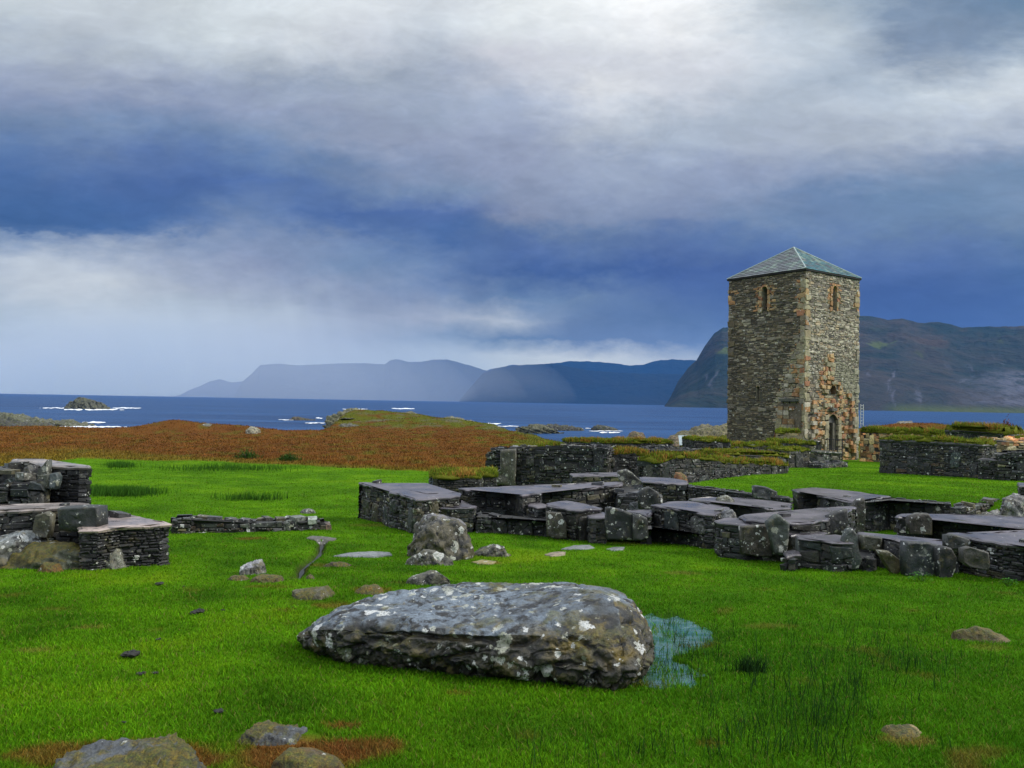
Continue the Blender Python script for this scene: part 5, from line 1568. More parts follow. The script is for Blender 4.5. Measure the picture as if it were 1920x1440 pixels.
slab([(928, 908), (920, 893), (938, 880), (938, 844), (968, 842), (968, 878), (966, 900), (968, 912)], 27.2, 0.3, 'pale stacked stone pier at the end of the tall rubble wall', (0.20, 0.19, 0.14), 23)
slab([(68, 900), (70, 880), (80, 872), (88, 862), (88, 890), (84, 906)], 12.0, 0.14, 'pale triangular slab leaning on the tall slaty block', (0.20, 0.21, 0.17), 24)
slab([(72, 918), (70, 892), (92, 888), (94, 916)], 11.8, 0.14, 'olive square slab in the left rubble slope', (0.17, 0.18, 0.13), 25)
slab([(93, 918), (94, 888), (104, 886), (108, 895), (104, 918)], 11.8, 0.13, 'bluish narrow slab beside the olive square slab', (0.15, 0.19, 0.19), 26)
slab([(28, 920), (30, 895), (42, 890), (44, 918)], 11.9, 0.12, 'grey-green upright slab in the middle of the left rubble slope', (0.14, 0.16, 0.15), 27)
slab([(5, 918), (8, 900), (24, 896), (26, 916)], 11.9, 0.12, 'bluish upright slab at the left of the rubble slope', (0.13, 0.16, 0.16), 28)
slab([(42, 900), (44, 878), (52, 872), (58, 884), (54, 904)], 11.95, 0.12, 'tall thin pale slab near the top of the rubble slope', (0.2, 0.2, 0.19), 29)
loaf('rock', [(1336, 949), (1345, 934), (1360, 928), (1372, 930), (1378, 944)], 'rounded lichened stone lying on the capped wall', Y=16.0, depth=0.3, zb=-1.93, sink=0.0, seed=41, color=(0.17, 0.17, 0.13), excl=False)
loaf('rock', [(1352, 968), (1362, 956), (1374, 955), (1386, 972)], 'small wedge of grey rock between the two front cappings', Y=13.8, depth=0.4, zb=-2.0, sink=0.02, seed=42, color=(0.12, 0.12, 0.12), excl=False)
loaf('rock', [(48, 941), (54, 933), (70, 931), (76, 941)], 'small sandy stone on top of the left capped wall', Y=12.2, depth=0.25, zb=-1.62, sink=0.0, seed=43, color=(0.30, 0.24, 0.14), excl=False)
loaf('rock', [(1262, 896), (1266, 886), (1276, 885), (1284, 890), (1290, 898)], 'orange-mossed stone at the left corner of the lawn', Y=21.5, depth=0.5, seed=44, color=(0.25, 0.11, 0.05), matl=M['mossy'])


# ------------------------------------------------------------------ the tower
def tower():
    Nc = np.array([18.2, 50.0, 0]); R = np.array([0.812, 0.583, 0]); L = np.array([-0.583, 0.812, 0])
    wr, wlft = 6.0, 5.95
    top, bot = 8.50, -3.75
    root = empty('stone_tower', (Nc[0] + 0.8, Nc[1] + 4, -3.4), 'square medieval stone tower with a pyramid slate roof behind the ruins', 'tower')
    LC = Nc + L * wlft; RC = Nc + R * wr; BC = LC + R * wr
    faces = {'right': (Nc, R, wr, L * -1), 'left': (LC, -L, wlft, -R), 'back': (BC, -R, wr, L), 'far': (RC, L, wlft, R)}
    # openings: (face, u centre, z0, z1, width)
    wins = {'left': [(2.95, 6.30, 7.84, 0.42, 0.34), (2.5, 0.38, 1.32, 0.26, 0.0)], 'right': [(3.12, 6.32, 7.86, 0.46, 0.32)]}
    door = (3.02, -2.75, -0.45, 1.05)
    hole = (3.05, 0.88, 1.42, 0.55)
    r = random.Random(99)
    allop = {k: [(u - w / 2, u + w / 2, a, b) for u, a, b, w, _ in wins.get(k, [])] for k in faces}
    allop['right'] += [(door[0] - door[3] / 2, door[0] + door[3] / 2, door[1], door[2]), (hole[0] - .28, hole[0] + .3, hole[1], hole[2])]

    def grey(r):
        return np.array(random_choice(r, [((0.32, 0.285, 0.215), 4), ((0.44, 0.40, 0.31), 2.5), ((0.21, 0.18, 0.14), 2.5), ((0.36, 0.28, 0.18), 1.4)])) * r.uniform(0.75, 1.25)

    def orange(r):
        return np.array(random_choice(r, [((0.42, 0.22, 0.09), 4), ((0.45, 0.30, 0.14), 3), ((0.36, 0.16, 0.08), 1.5), ((0.33, 0.27, 0.16), 2)])) * r.uniform(0.75, 1.2)

    def pale(r):
        return np.array([0.36, 0.32, 0.20]) * r.uniform(0.75, 1.2)

    def darkg(r):
        return np.array(random_choice(r, [((0.175, 0.14, 0.082), 4), ((0.095, 0.08, 0.052), 3), ((0.31, 0.27, 0.17), 1.6), ((0.55, 0.50, 0.36), 0.5)])) * r.uniform(0.7, 1.25)

    def col_left(u, z, r):          # u from far-left corner (0) to the near corner
        e = wlft - u + 0.35 * math.sin(z * 2.1) * 0.5
        if 6.2 < z < 7.9 and abs(u - 2.95) < 0.78 and not (6.9 < z < 7.1):
            return orange(r)
        if z > 8.0 - 0.5 and u < 0.7 and z < 7.9:
            return orange(r)
        if e < 0.75 and 5.9 < z < 8.0:
            return orange(r) if (e < 0.45 or z < 7) else grey(r) * 0.8
        w = np.interp(z, [-3.6, -2, 0.4, 1.5, 3.3, 4.2, 5.2], [2.4, 1.9, 2.3, 1.8, 1.15, 0.9, 0.2])
        if z < 5 and e < w:
            c = r.random()
            if c < 0.45: return pale(r) * 0.85
            if c < 0.66: return orange(r) * 0.65
            return grey(r) * 0.85
        if z < -0.6:
            return darkg(r) * 0.7
        s = 0.8 + 0.35 * float(fbm(np.array([[u * .6, z * .35, 3]]), 2)[0])
        return (darkg(r) if r.random() < 0.72 else grey(r) * 0.8) * s

    def col_right(u, z, r):
        if 6.3 < z < 7.95 and abs(u - 3.12) < 0.72:
            return orange(r)
        if z < 7.4 and z > 6.4 and u > 5.3 or (z > 5.8 and z < 8.1 and u < 0.22):
            return orange(r)
        hw = np.interp(z, [-3.6, -2.2, -0.8, 0.3, 1.0, 1.5, 2.2, 3.2, 3.4], [2.3, 2.3, 2.2, 2.0, 1.6, 0.85, 0.6, 0.35, 0.0])
        cu = np.interp(z, [-3.6, 0.3, 1.0, 1.6, 3.3], [3.2, 3.2, 3.0, 2.2, 2.45])
        if z < 3.4 and abs(u - cu) < hw + 0.15 * math.sin(z * 9):
            k = r.random()
            return orange(r) if k < 0.72 else (pale(r) if k < 0.9 else grey(r) * 0.6)
        if u < 0.5 and z < 5:
            return pale(r) if r.random() < 0.6 else grey(r)
        if z < 3.2 - 0.35 * abs(u - 3.5) and u > 2.8:
            return np.array([0.27, 0.255, 0.185]) * r.uniform(0.8, 1.2)
        if z < 3.4:
            return grey(r) * 0.85
        return grey(r) * (1.12 if z < 6 else 0.98)

    core = MB(); mas = MB()
    for k, (O, d, W, n) in faces.items():
        us = sorted({-0.0, W} | {v for o_ in allop[k] for v in o_[:2]})
        zs = sorted({bot, top} | {v for o_ in allop[k] for v in o_[2:]})
        for a, b in zip(us[:-1], us[1:]):
            for c, e in zip(zs[:-1], zs[1:]):
                if any(a >= o_[0] - 1e-6 and b <= o_[1] + 1e-6 and c >= o_[2] - 1e-6 and e <= o_[3] + 1e-6 for o_ in allop[k]):
                    continue
                pts = [O + d * x + np.array([0, 0, z]) for x, z in ((a, c), (b, c), (b, e), (a, e))]
                core.add(pts, [(0, 1, 2, 3)], col=(0.07, 0.065, 0.05))
        fine = {'left': dict(course=(0.055, 0.13), ratio=(1.8, 4.2)), 'right': dict(course=(0.06, 0.15), ratio=(1.7, 3.8))}.get(k, dict(course=(0.12, 0.22), ratio=(1.5, 3.5)))
        ops = allop[k]

        def skip(u, z, hw, hh, ops=ops, k=k):
            if k == 'right' and z < 1.6 and abs(u - 3.1) < 2.4 and float(fbm(np.array([[u * 2.6, z * 3.2, 5.0]]), 3)[0]) > 0.42:
                return True
            if k == 'left' and z < 0.3 and 4.2 < u < 5.2 and float(fbm(np.array([[u * 3.0, z * 3.0, 9.0]]), 3)[0]) > 0.25:
                return True
            return any(u + hw * 0.85 > o_[0] and u - hw * 0.85 < o_[1] and z + hh * 0.6 > o_[2] and z - hh * 0.6 < o_[3] for o_ in ops)
        cf = {'left': col_left, 'right': col_right}.get(k, lambda u, z, r: grey(r))
        stone_face(mas, O, O + d * W, bot, top, top, n, r, prot=(0.0, 0.05), colfn=cf, big=0, skip=skip, cham=0.02, gap=0.010, **fine)
        # quoins and dressed ashlar patches standing slightly proud
        if k in ('left', 'right'):
            z = bot
            while z < 8.1:
                h = r.uniform(0.26, 0.4)
                for side in (0, 1):
                    long = r.random() < 0.5
                    w = 0.55 if long else 0.32
                    u0 = -0.03 if side == 0 else W - w
                    near = (k == 'left' and side == 1) or (k == 'right' and side == 0)
                    if near or r.random() < 0.5:
                        um = 0.2 if side == 0 else W - 0.2
                        cc = cf(um, z + h / 2, r)
                        if near and (z < 5.2 or z > 5.9) and r.random() < 0.8:
                            cc = (pale(r) if r.random() < 0.65 else orange(r)) * (0.85 if k == 'left' else 1)
                        if not near and z > 6.2 and z < 7.5: cc = orange(r)
                        put_stone(mas, O, d, n, u0 + 0.01, u0 + w, z + 0.01, z + h - 0.01, 0.065, 0.02, cc, r)
                z += h
        if k == 'right':
            for _ in range(170):
                z = r.uniform(-3.3, 3.2)
                hw = np.interp(z, [-3.6, 0.3, 1.0, 1.5, 3.2, 3.4], [2.2, 1.95, 1.5, 0.8, 0.3, 0.0])
                cu = np.interp(z, [-3.6, 0.3, 1.0, 1.6, 3.3], [3.2, 3.2, 3.0, 2.2, 2.45])
                z = round(z / 0.29) * 0.29
                u = cu + r.uniform(-hw, hw); w = r.uniform(0.25, 0.5); h = 0.25
                if skip(u + w / 2, z + h / 2, w / 2, h / 2): continue
                put_stone(mas, O, d, n, u, u + w, z, z + h, r.uniform(0.05, 0.16), 0.025, orange(r) if r.random() < .75 else pale(r) * .9, r)
        if k == 'left':
            for _ in range(80):
                z = round(r.uniform(-3.0, 3.4) / 0.3) * 0.3
                wz = np.interp(z, [-3.6, 0.4, 1.5, 3.3], [2.2, 2.1, 1.6, 0.9])
                u = W - r.uniform(0.3, wz); w = r.uniform(0.3, 0.55); h = 0.26
                if skip(u + w / 2, z + h / 2, w / 2, h / 2): continue
                put_stone(mas, O, d, n, u, min(u + w, W - 0.02), z, z + h, r.uniform(0.05, 0.09), 0.025, (pale(r) if r.random() < .5 else orange(r) if r.random() < .45 else grey(r)) * .8, r)
    core.build('wall_core', M['core'], root=root)
    mas.build('masonry', M['tower'], root=root)

    def pt(face, u, z, o=0.0):
        O, d, W, n = faces[face]
        return O + d * u + n * o + np.array([0, 0, z])

    def opening(face, uc, z0, z1, w, name, ring=0.0, depth=0.45, arch=True, rcol=None):
        hw = w / 2
        top_a = z1 - hw if arch else z1
        inner = [(uc - hw, z0)] + [(uc - hw, top_a)]
        if arch:
            inner += [(uc - hw * math.cos(t), top_a + hw * math.sin(t)) for t in np.linspace(0.25, math.pi - 0.25, 7)]
        inner += [(uc + hw, top_a), (uc + hw, z0)]
        # reveal and dark back
        mb = MB()
        V = [pt(face, u, z, 0.05) for u, z in inner] + [pt(face, u, z, -depth) for u, z in inner]
        n_ = len(inner)
        q = [(i, i + 1, n_ + i + 1, n_ + i) for i in range(n_ - 1)] + [(n_ - 1, 0, n_, 2 * n_ - 1)]
        mb.add(V, q, col=rcol if rcol is not None else (0.30, 0.27, 0.20))
        # spandrels that close the square cut above the arch
        if arch:
            for s in (-1, 1):
                cor = pt(face, uc + s * (hw + 0.02), z1 + 0.02, 0.045)
                arc = [pt(face, uc + s * hw * math.cos(t), top_a + hw * math.sin(t), 0.045) for t in np.linspace(0, math.pi / 2, 5)]
                VV = [cor] + arc
                tr = [(0, i, i + 1) if s > 0 else (0, i + 1, i) for i in range(1, 5)]
                mb.add(VV, tris=tr, col=(0.33, 0.22, 0.11))
        o = mb.build(name, M['tower'], root=root)
        bk = MB()
        bk.add([pt(face, uc - hw - .05, z0 - .05, -depth + 0.01), pt(face, uc + hw + .05, z0 - .05, -depth + 0.01), pt(face, uc + hw + .05, z1 + .05, -depth + 0.01), pt(face, uc - hw - .05, z1 + .05, -depth + 0.01)], [(0, 1, 2, 3)], col=(0.01, 0.01, 0.01))
        b = bk.build('dark_opening', M['dark'])
        b.data.transform(Matrix.Translation(-Vector(root.location)))
        b.parent = o
        if ring > 0:
            sm = MB()
            z = z0 - 0.12
            while z < top_a:
                h = r.uniform(0.24, 0.38)
                for s in (-1, 1):
                    ww = ring * r.uniform(0.4, 0.95)
                    a0 = uc + s * hw; a1 = uc + s * (hw + ww)
                    O, d, W, n = faces[face]
                    put_stone(sm, O, d, n, min(a0, a1), max(a0, a1) - 0.01, z, min(z + h, top_a + .1) - 0.012, 0.075, 0.02, orange(r), r)
                z += h
            for i, t in enumerate(np.linspace(0, math.pi, 6)[:-1]):
                t1 = t + math.pi / 5
                VV = []
                for rr, oo in ((hw, 0.08), (hw + ring * 0.32, 0.08)):
                    for tt in (t + 0.03, t1 - 0.03):
                        VV.append(pt(face, uc - rr * math.cos(tt), top_a + rr * math.sin(tt), oo))
                for rr, oo in ((hw, -0.02), (hw + ring * 0.32, -0.02)):
                    for tt in (t + 0.03, t1 - 0.03):
                        VV.append(pt(face, uc - rr * math.cos(tt), top_a + rr * math.sin(tt), oo))
                sm.add(VV, [(0, 1, 3, 2), (0, 4, 5, 1), (2, 3, 7, 6), (0, 2, 6, 4), (1, 5, 7, 3)], col=orange(r))
            s_ = sm.build('surround', M['tower'])
            s_.data.transform(Matrix.Translation(-Vector(root.location)))
            s_.parent = o
        return o

    for k, lst in wins.items():
        for u, a, b, w, ring in lst:
            opening(k, u, a, b, w, 'window', ring)
    dr = opening('right', door[0], door[1], door[2], door[3], 'doorway', 0.0, 0.9, rcol=(0.10, 0.09, 0.065))
    # stone filling in the arch head and a block for the lit right-hand reveal
    tb = MB()
    O, d, W, n = faces['right']
    tb.box(pt('right', door[0], -0.72, -0.25), d * 0.52, n * 0.1, [0, 0, 0.27], (0.085, 0.085, 0.08))
    t_ = tb.build('tympanum', M['tower']); t_.data.transform(Matrix.Translation(-Vector(root.location))); t_.parent = dr
    lf = MB()
    lf.box(pt('right', door[0] + 0.30, -1.9, -0.35), d * 0.16, n * 0.3, [0, 0, 0.9], (0.11, 0.10, 0.075))
    t_ = lf.build('jamb', M['tower']); t_.data.transform(Matrix.Translation(-Vector(root.location))); t_.parent = dr
    for s, w in ((-1, 0.42), (1, 0.34)):
        jb = MB(); z = -3.3
        while z < -0.75:
            h = r.uniform(0.3, 0.5)
            a0 = door[0] + s * door[3] / 2
            put_stone(jb, O, d, n, min(a0, a0 + s * w), max(a0, a0 + s * w), z, z + h - 0.015, 0.13, 0.02, pale(r) * 0.9, r)
            z += h
        t_ = jb.build('door_jamb', M['tower']); t_.data.transform(Matrix.Translation(-Vector(root.location))); t_.parent = dr
    # ragged hole
    opening('right', hole[0], hole[1], hole[2], 0.58, 'hole', 0.0, 0.5, rcol=(0.2, 0.13, 0.07))
    # weathering ledges and corbel, each a slab of its own
    for (f, u, z, hw, hd, c) in (('left', 4.95, 0.42, 0.62, 0.22, (0.08, 0.085, 0.07)), ('right', 2.9, 0.22 - 0.35, 0.28, 0.16, (0.09, 0.09, 0.08)), ('left', 0.9, -2.55, 0.45, 0.12, (0.05, 0.05, 0.045))):
        O, d, W, n = faces[f]
        lb = MB(); lb.box(pt(f, u, z, hd * 0.6), d * hw, n * hd, [0, 0, 0.09], c)
        lb.build('ledge', M['tower'], root=root)
    # broken wall stump bonded into the near corner
    st = MB()
    O, d, W, n = faces['left']
    st.box(pt('left', 4.95, -1.7, 0.06), d * 0.85, n * 0.08, [0, 0, 1.9], (0.12, 0.10, 0.07))
    zz = -3.6
    while zz < 0.2:
        h = r.uniform(0.22, 0.36)
        ext = np.interp(zz, [-3.6, -2.4, -1.2, 0.3], [0.9, 0.55, 0.35, 0.15]) * r.uniform(0.7, 1.15)
        for u in np.arange(4.35, 5.6, 0.42):
            if r.random() < 0.2 and zz > -2.4: continue
            st.box(pt('left', u + r.uniform(-.05, .05), zz + h / 2, ext / 2), d * r.uniform(0.17, 0.2), n * ext / 2, [0, 0, h / 2 - 0.01], (pale(r) if r.random() < .5 else orange(r) * .7 if r.random() < .5 else grey(r)) * .8)
        zz += h
    for z in np.arange(-3.6, 0.9, 0.26):
        for s in (0.35, 5.2):
            if r.random() < .75:
                O2, d2, W2, n2 = faces['right']
                e = np.interp(z, [-3.6, 0.9], [0.5, 0.12]) * r.uniform(.5, 1.2)
                u = s + r.uniform(0.2, 0.7) if s < 1 else s - r.uniform(-0.3, 0.4)
                st.box(pt('right', u, z, e / 2), d2 * r.uniform(.12, .24), n2 * e / 2, [0, 0, 0.12], orange(r) if r.random() < .7 else grey(r))
    st.build('wall_stump', M['tower'], root=root)
    # roof: overlapping slates on four faces
    ov = 0.10
    E = [Nc - R * ov - L * ov, RC + R * ov - L * ov, BC + R * ov + L * ov, LC - R * ov + L * ov]
    E = [e + np.array([0, 0, 8.62]) for e in E]
    apex = np.mean(E, axis=0); apex[2] = 10.75
    rf = MB()
    for f in range(4):
        A, B = E[f], E[(f + 1) % 4]
        nc = 15
        for c in range(nc):
            t0, t1 = c / nc, (c + 1.25) / nc
            t1 = min(t1, 1)
            a0 = A + (apex - A) * t0; b0 = B + (apex - B) * t0
            a1 = A + (apex - A) * t1; b1 = B + (apex - B) * t1
            fn = np.cross(B - A, apex - A); fn /= np.linalg.norm(fn)
            wd = np.linalg.norm(b0 - a0)
            ns = max(1, int(wd / 0.34)); offs = r.uniform(0, 0.5) / ns
            cuts = [0] + [min(max((i + (0.5 if c % 2 else 0)) / ns + r.uniform(-.1, .1) / ns, 0.002), 0.998) for i in range(1, ns)] + [1]
            cuts = sorted(set(cuts))
            for s0, s1 in zip(cuts[:-1], cuts[1:]):
                gp = 0.006 / max(wd, .1)
                P0 = a0 + (b0 - a0) * (s0 + gp); P1 = a0 + (b0 - a0) * (s1 - gp)
                P2 = a1 + (b1 - a1) * (s1 - gp); P3 = a1 + (b1 - a1) * (s0 + gp)
                lift = 0.035 + r.uniform(0, 0.012)
                Vt = [P0 + fn * lift, P1 + fn * lift, P2 + fn * 0.004, P3 + fn * 0.004, P0 + fn * (lift - .03), P1 + fn * (lift - .03)]
                v = r.uniform(0.7, 1.3)
                base = [0.75 * np.array([0.055, 0.19, 0.23]), np.array([0.06, 0.14, 0.16]), np.array([0.10, 0.11, 0.12]), np.array([0.11, 0.125, 0.135])][f]
                if r.random() < 0.3: base = np.array([0.09, 0.105, 0.12])
                if r.random() < 0.12 + 0.25 * t0: base = np.array([0.20, 0.27, 0.22])
                rf.add(Vt, [(0, 1, 2, 3), (4, 5, 1, 0)], col=base * v)
    roof = rf.build('roof', M['slate'], root=root)
    rc = MB()
    for e in E:
        rc.tube(e + np.array([0, 0, 0.03]), apex + np.array([0, 0, 0.03]), 0.05, (0.30, 0.38, 0.35), 6)
    x_ = rc.build('ridge_cap', M['slate']); x_.data.transform(Matrix.Translation(-Vector(root.location))); x_.parent = roof
    ev = MB()
    cc = np.mean(E, axis=0)
    lo = [p + np.array([0, 0, -0.10]) for p in E]
    inn = [cc + (p - cc) * 0.93 + np.array([0, 0, -0.16]) for p in E]
    V = [*E, *lo, *inn, apex - np.array([0, 0, 0.03])]
    q = [(4 + i, 4 + (i + 1) % 4, (i + 1) % 4, i) for i in range(4)] + [(8 + i, 8 + (i + 1) % 4, 4 + (i + 1) % 4, 4 + i) for i in range(4)]
    ev.add(V, q, [(i, (i + 1) % 4, 12) for i in range(4)], (0.03, 0.03, 0.03))
    ev.build('eaves', M['dark'], root=root)
    return pt


tpt = tower()

# railing in front of the doorway
def railing():
    A = at_y(1551, 843, 41.4); B = at_y(1579, 845, 40.9)
    base = A[2] - 0.0
    mb = MB()
    root = empty('railing', ((A[0] + B[0]) / 2, (A[1] + B[1]) / 2, base), 'small black iron railing on the platform before the tower doorway', 'railing')
    H = 0.55
    for z in (0.06, H):
        q = MB(); q.tube(A + [0, 0, z], B + [0, 0, z], 0.018, n=6); q.build('rail', M['iron'], root=root)
    for t in np.linspace(0, 1, 8):
        p = A + (B - A) * t
        q = MB(); q.tube(p + [0, 0, -0.05], p + [0, 0, H + 0.04], 0.014, n=6); q.build('bar', M['iron'], root=root)
    q = MB(); q.tube(B + [0, 0, -0.9], B + [0, 0, H + 0.04], 0.03, n=6); q.build('post', M['iron'], root=root)


railing()


# sign, post, ladder ------------------------------------------------------------------------
def sign():
    Yv = 39.0
    c = at_y(1289, 826, Yv)
    root = empty('information_sign', (c[0], c[1], gz(c[0], c[1])), 'pale rectangular information board with a timber leg behind the ruin walls', 'sign')
    q = MB(); u = np.array([0.42, 0.02, 0]); v = np.array([0, 0.16, 0.23])
    q.box(c, u, v, np.cross(u, v) * 0.2, (0.4, 0.5, 0.5)); q.build('panel', M['panel'], root=root)
    q = MB()
    for s in (-1, 1):
        q.box(c + np.array([s * 0.30, 0.12, -0.6]), [0.04, 0, 0], [0, 0.04, 0], [0, 0, 0.6])
    q.build('post', M['wood'], root=root)
    q = MB(); a = at_y(1284, 846, 38.4); b = at_y(1302, 822, 38.6)
    q.tube(a, b, 0.07, n=8); q.build('handrail', M['wood'], root=root)


sign()


def post():
    p = at_y(1155, 829, 60)
    root = empty('marker_post', (p[0], p[1], p[2] - 1.0), 'short white marker post by the shore behind the rubble wall', 'post')
    q = MB(); q.tube(p + [0, 0, -1.0], p + [0, 0, 0.35], 0.06, n=8); q.build('pole', M['white'], root=root)
    q = MB(); q.box(p + np.array([0.0, 0, 0.12]), [0.16, 0, 0], [0, 0.02, 0], [0, 0, 0.05]); q.build('crossbar', M['white'], root=root)


post()


def ladder():
    A = at_y(1613.5, 800, 56); z0 = A[2]
    root = empty('ladder', (A[0] + .2, A[1], z0), 'white metal ladder standing behind the right edge of the tower', 'ladder')
    a = at_y(1613.5, 800, 56); b = at_y(1618.5, 800, 56)
    tz = at_y(1618, 758, 56)[2]
    for p in (a, b):
        q = MB(); q.tube(p, [p[0], p[1], tz], 0.025, n=6); q.build('rail', M['white'], root=root)
    for z in np.linspace(z0 + .2, tz - .1, 7):
        q = MB(); q.tube([a[0], a[1], z], [b[0], b[1], z], 0.02, n=6); q.build('rung', M['white'], root=root)


ladder()

# ------------------------------------------------------------------ skerries and shore rocks
SK = dict(matl=M['shore'], flat=2.0, sink=0.5, excl=False, facets=26, nu=200, nv=70, freq=1.5)
loaf('skerry', [(112, 764), (122, 754), (140, 751), (150, 741), (166, 742), (182, 748), (200, 756), (214, 762), (222, 767)], 'small steep rock island in the sea at far left', 'rock', Y=505, zb=-9.2, depth=16, color=(0.09, 0.095, 0.07), seed=51, amp=0.11, **SK)
loaf('skerry', [(-90, 765), (-30, 770), (0, 774), (20, 778), (45, 784), (80, 788), (110, 790), (160, 795), (198, 800)], 'low ragged rock spit running out from the left edge', 'rock', Y=230, zb=-9.2, depth=22, color=(0.10, 0.105, 0.07), seed=52, amp=0.13, strata=1.5, **SK)
loaf('skerry', [(-60, 782), (0, 786), (60, 792), (110, 798), (150, 802)], 'dark lower ledge in front of the left rock spit', 'rock', Y=205, zb=-9.2, depth=10, color=(0.06, 0.06, 0.05), seed=53, amp=0.13, **SK)
loaf('skerry', [(532, 785), (542, 780), (552, 777), (560, 782), (572, 784), (592, 786), (604, 789)], 'tiny dark skerry left of the grassy knoll', 'rock', Y=330, zb=-9.1, depth=8, color=(0.07, 0.055, 0.04), seed=54, amp=0.12, **SK)
loaf('rock_outcrop', [(600, 790), (606, 778), (630, 771), (660, 769), (690, 768), (700, 772), (720, 776), (740, 790)], 'slanting rocky bluff at the left end of the grassy knoll', 'rock', Y=136, zb=-6, depth=16, color=(0.14, 0.135, 0.07), seed=55, amp=0.12, strata=1.6, **SK)
loaf('rock_outcrop', [(606, 808), (620, 800), (645, 796), (668, 799), (690, 808)], 'grey rock slabs below the knoll bluff', 'rock', Y=105, zb=-5, depth=8, color=(0.09, 0.09, 0.07), seed=56, amp=0.12, strata=1.5, **SK)
loaf('skerry', [(800, 790), (812, 780), (835, 778), (865, 784), (890, 790), (925, 797)], 'pale slanting rock ridge right of the grassy knoll', 'rock', Y=150, zb=-6, depth=10, color=(0.15, 0.145, 0.09), seed=57, amp=0.12, strata=1.6, **SK)
loaf('skerry', [(958, 797), (975, 793), (1000, 797), (1030, 798), (1058, 804)], 'long low skerry nearest the heath slope', 'rock', Y=235, zb=-9.2, depth=10, color=(0.10, 0.10, 0.06), seed=58, amp=0.14, strata=1.4, **SK)
loaf('skerry', [(990, 795), (1010, 792), (1050, 796), (1090, 799), (1112, 803)], 'dark skerry behind the long low one', 'rock', Y=262, zb=-9.2, depth=10, color=(0.05, 0.05, 0.045), seed=59, amp=0.14, **SK)
loaf('skerry', [(1096, 803), (1110, 799), (1130, 797), (1148, 802), (1164, 806)], 'small dark skerry at the right end of the reef', 'rock', Y=268, zb=-9.2, depth=10, color=(0.045, 0.05, 0.045), seed=60, amp=0.12, **SK)
loaf('skerry', [(1164, 819), (1175, 812), (1190, 808), (1208, 812), (1222, 819)], 'brown rounded shore rock in the water left of the sign', 'rock', Y=165, zb=-9.2, depth=7, color=(0.16, 0.11, 0.06), seed=61, amp=0.08, **SK)
loaf('skerry', [(1205, 818), (1222, 809), (1245, 806), (1262, 801), (1310, 798), (1350, 796), (1400, 797), (1470, 802), (1560, 812)], 'broad grassy rock shore behind the sign, left of the tower', 'rock', Y=150, zb=-9.2, depth=26, color=(0.15, 0.13, 0.06), seed=62, amp=0.08, strata=1.0, **SK)
loaf('skerry', [(1228, 826), (1240, 818), (1262, 815), (1290, 818), (1310, 824)], 'smooth brown rock slab at the water just left of the sign', 'rock', Y=120, zb=-9.0, depth=8, color=(0.17, 0.12, 0.07), seed=63, amp=0.07, **SK)
loaf('skerry', [(1640, 796), (1680, 790), (1705, 789), (1740, 796)], 'pale bare rock showing between the mounds right of the tower', 'rock', Y=112, zb=-8, depth=10, color=(0.22, 0.2, 0.17), seed=64, amp=0.06, **SK)
loaf('skerry', [(1860, 803), (1890, 800), (1930, 806), (1990, 812)], 'dark rocky shoulder on the far right mound', 'rock', Y=110, zb=-8, depth=10, color=(0.10, 0.09, 0.05), seed=65, amp=0.08, **SK)
# rocks breaking through the heath
loaf('rock', [(378, 800), (384, 794), (396, 795), (402, 802)], 'dark rock on the left knoll of the heath', Y=80, depth=2, color=(0.10, 0.10, 0.06), seed=66)
loaf('rock', [(462, 803), (470, 799), (484, 802), (488, 807)], 'pale rock on the right knoll of the heath', Y=77, depth=2, color=(0.24, 0.22, 0.14), seed=67)


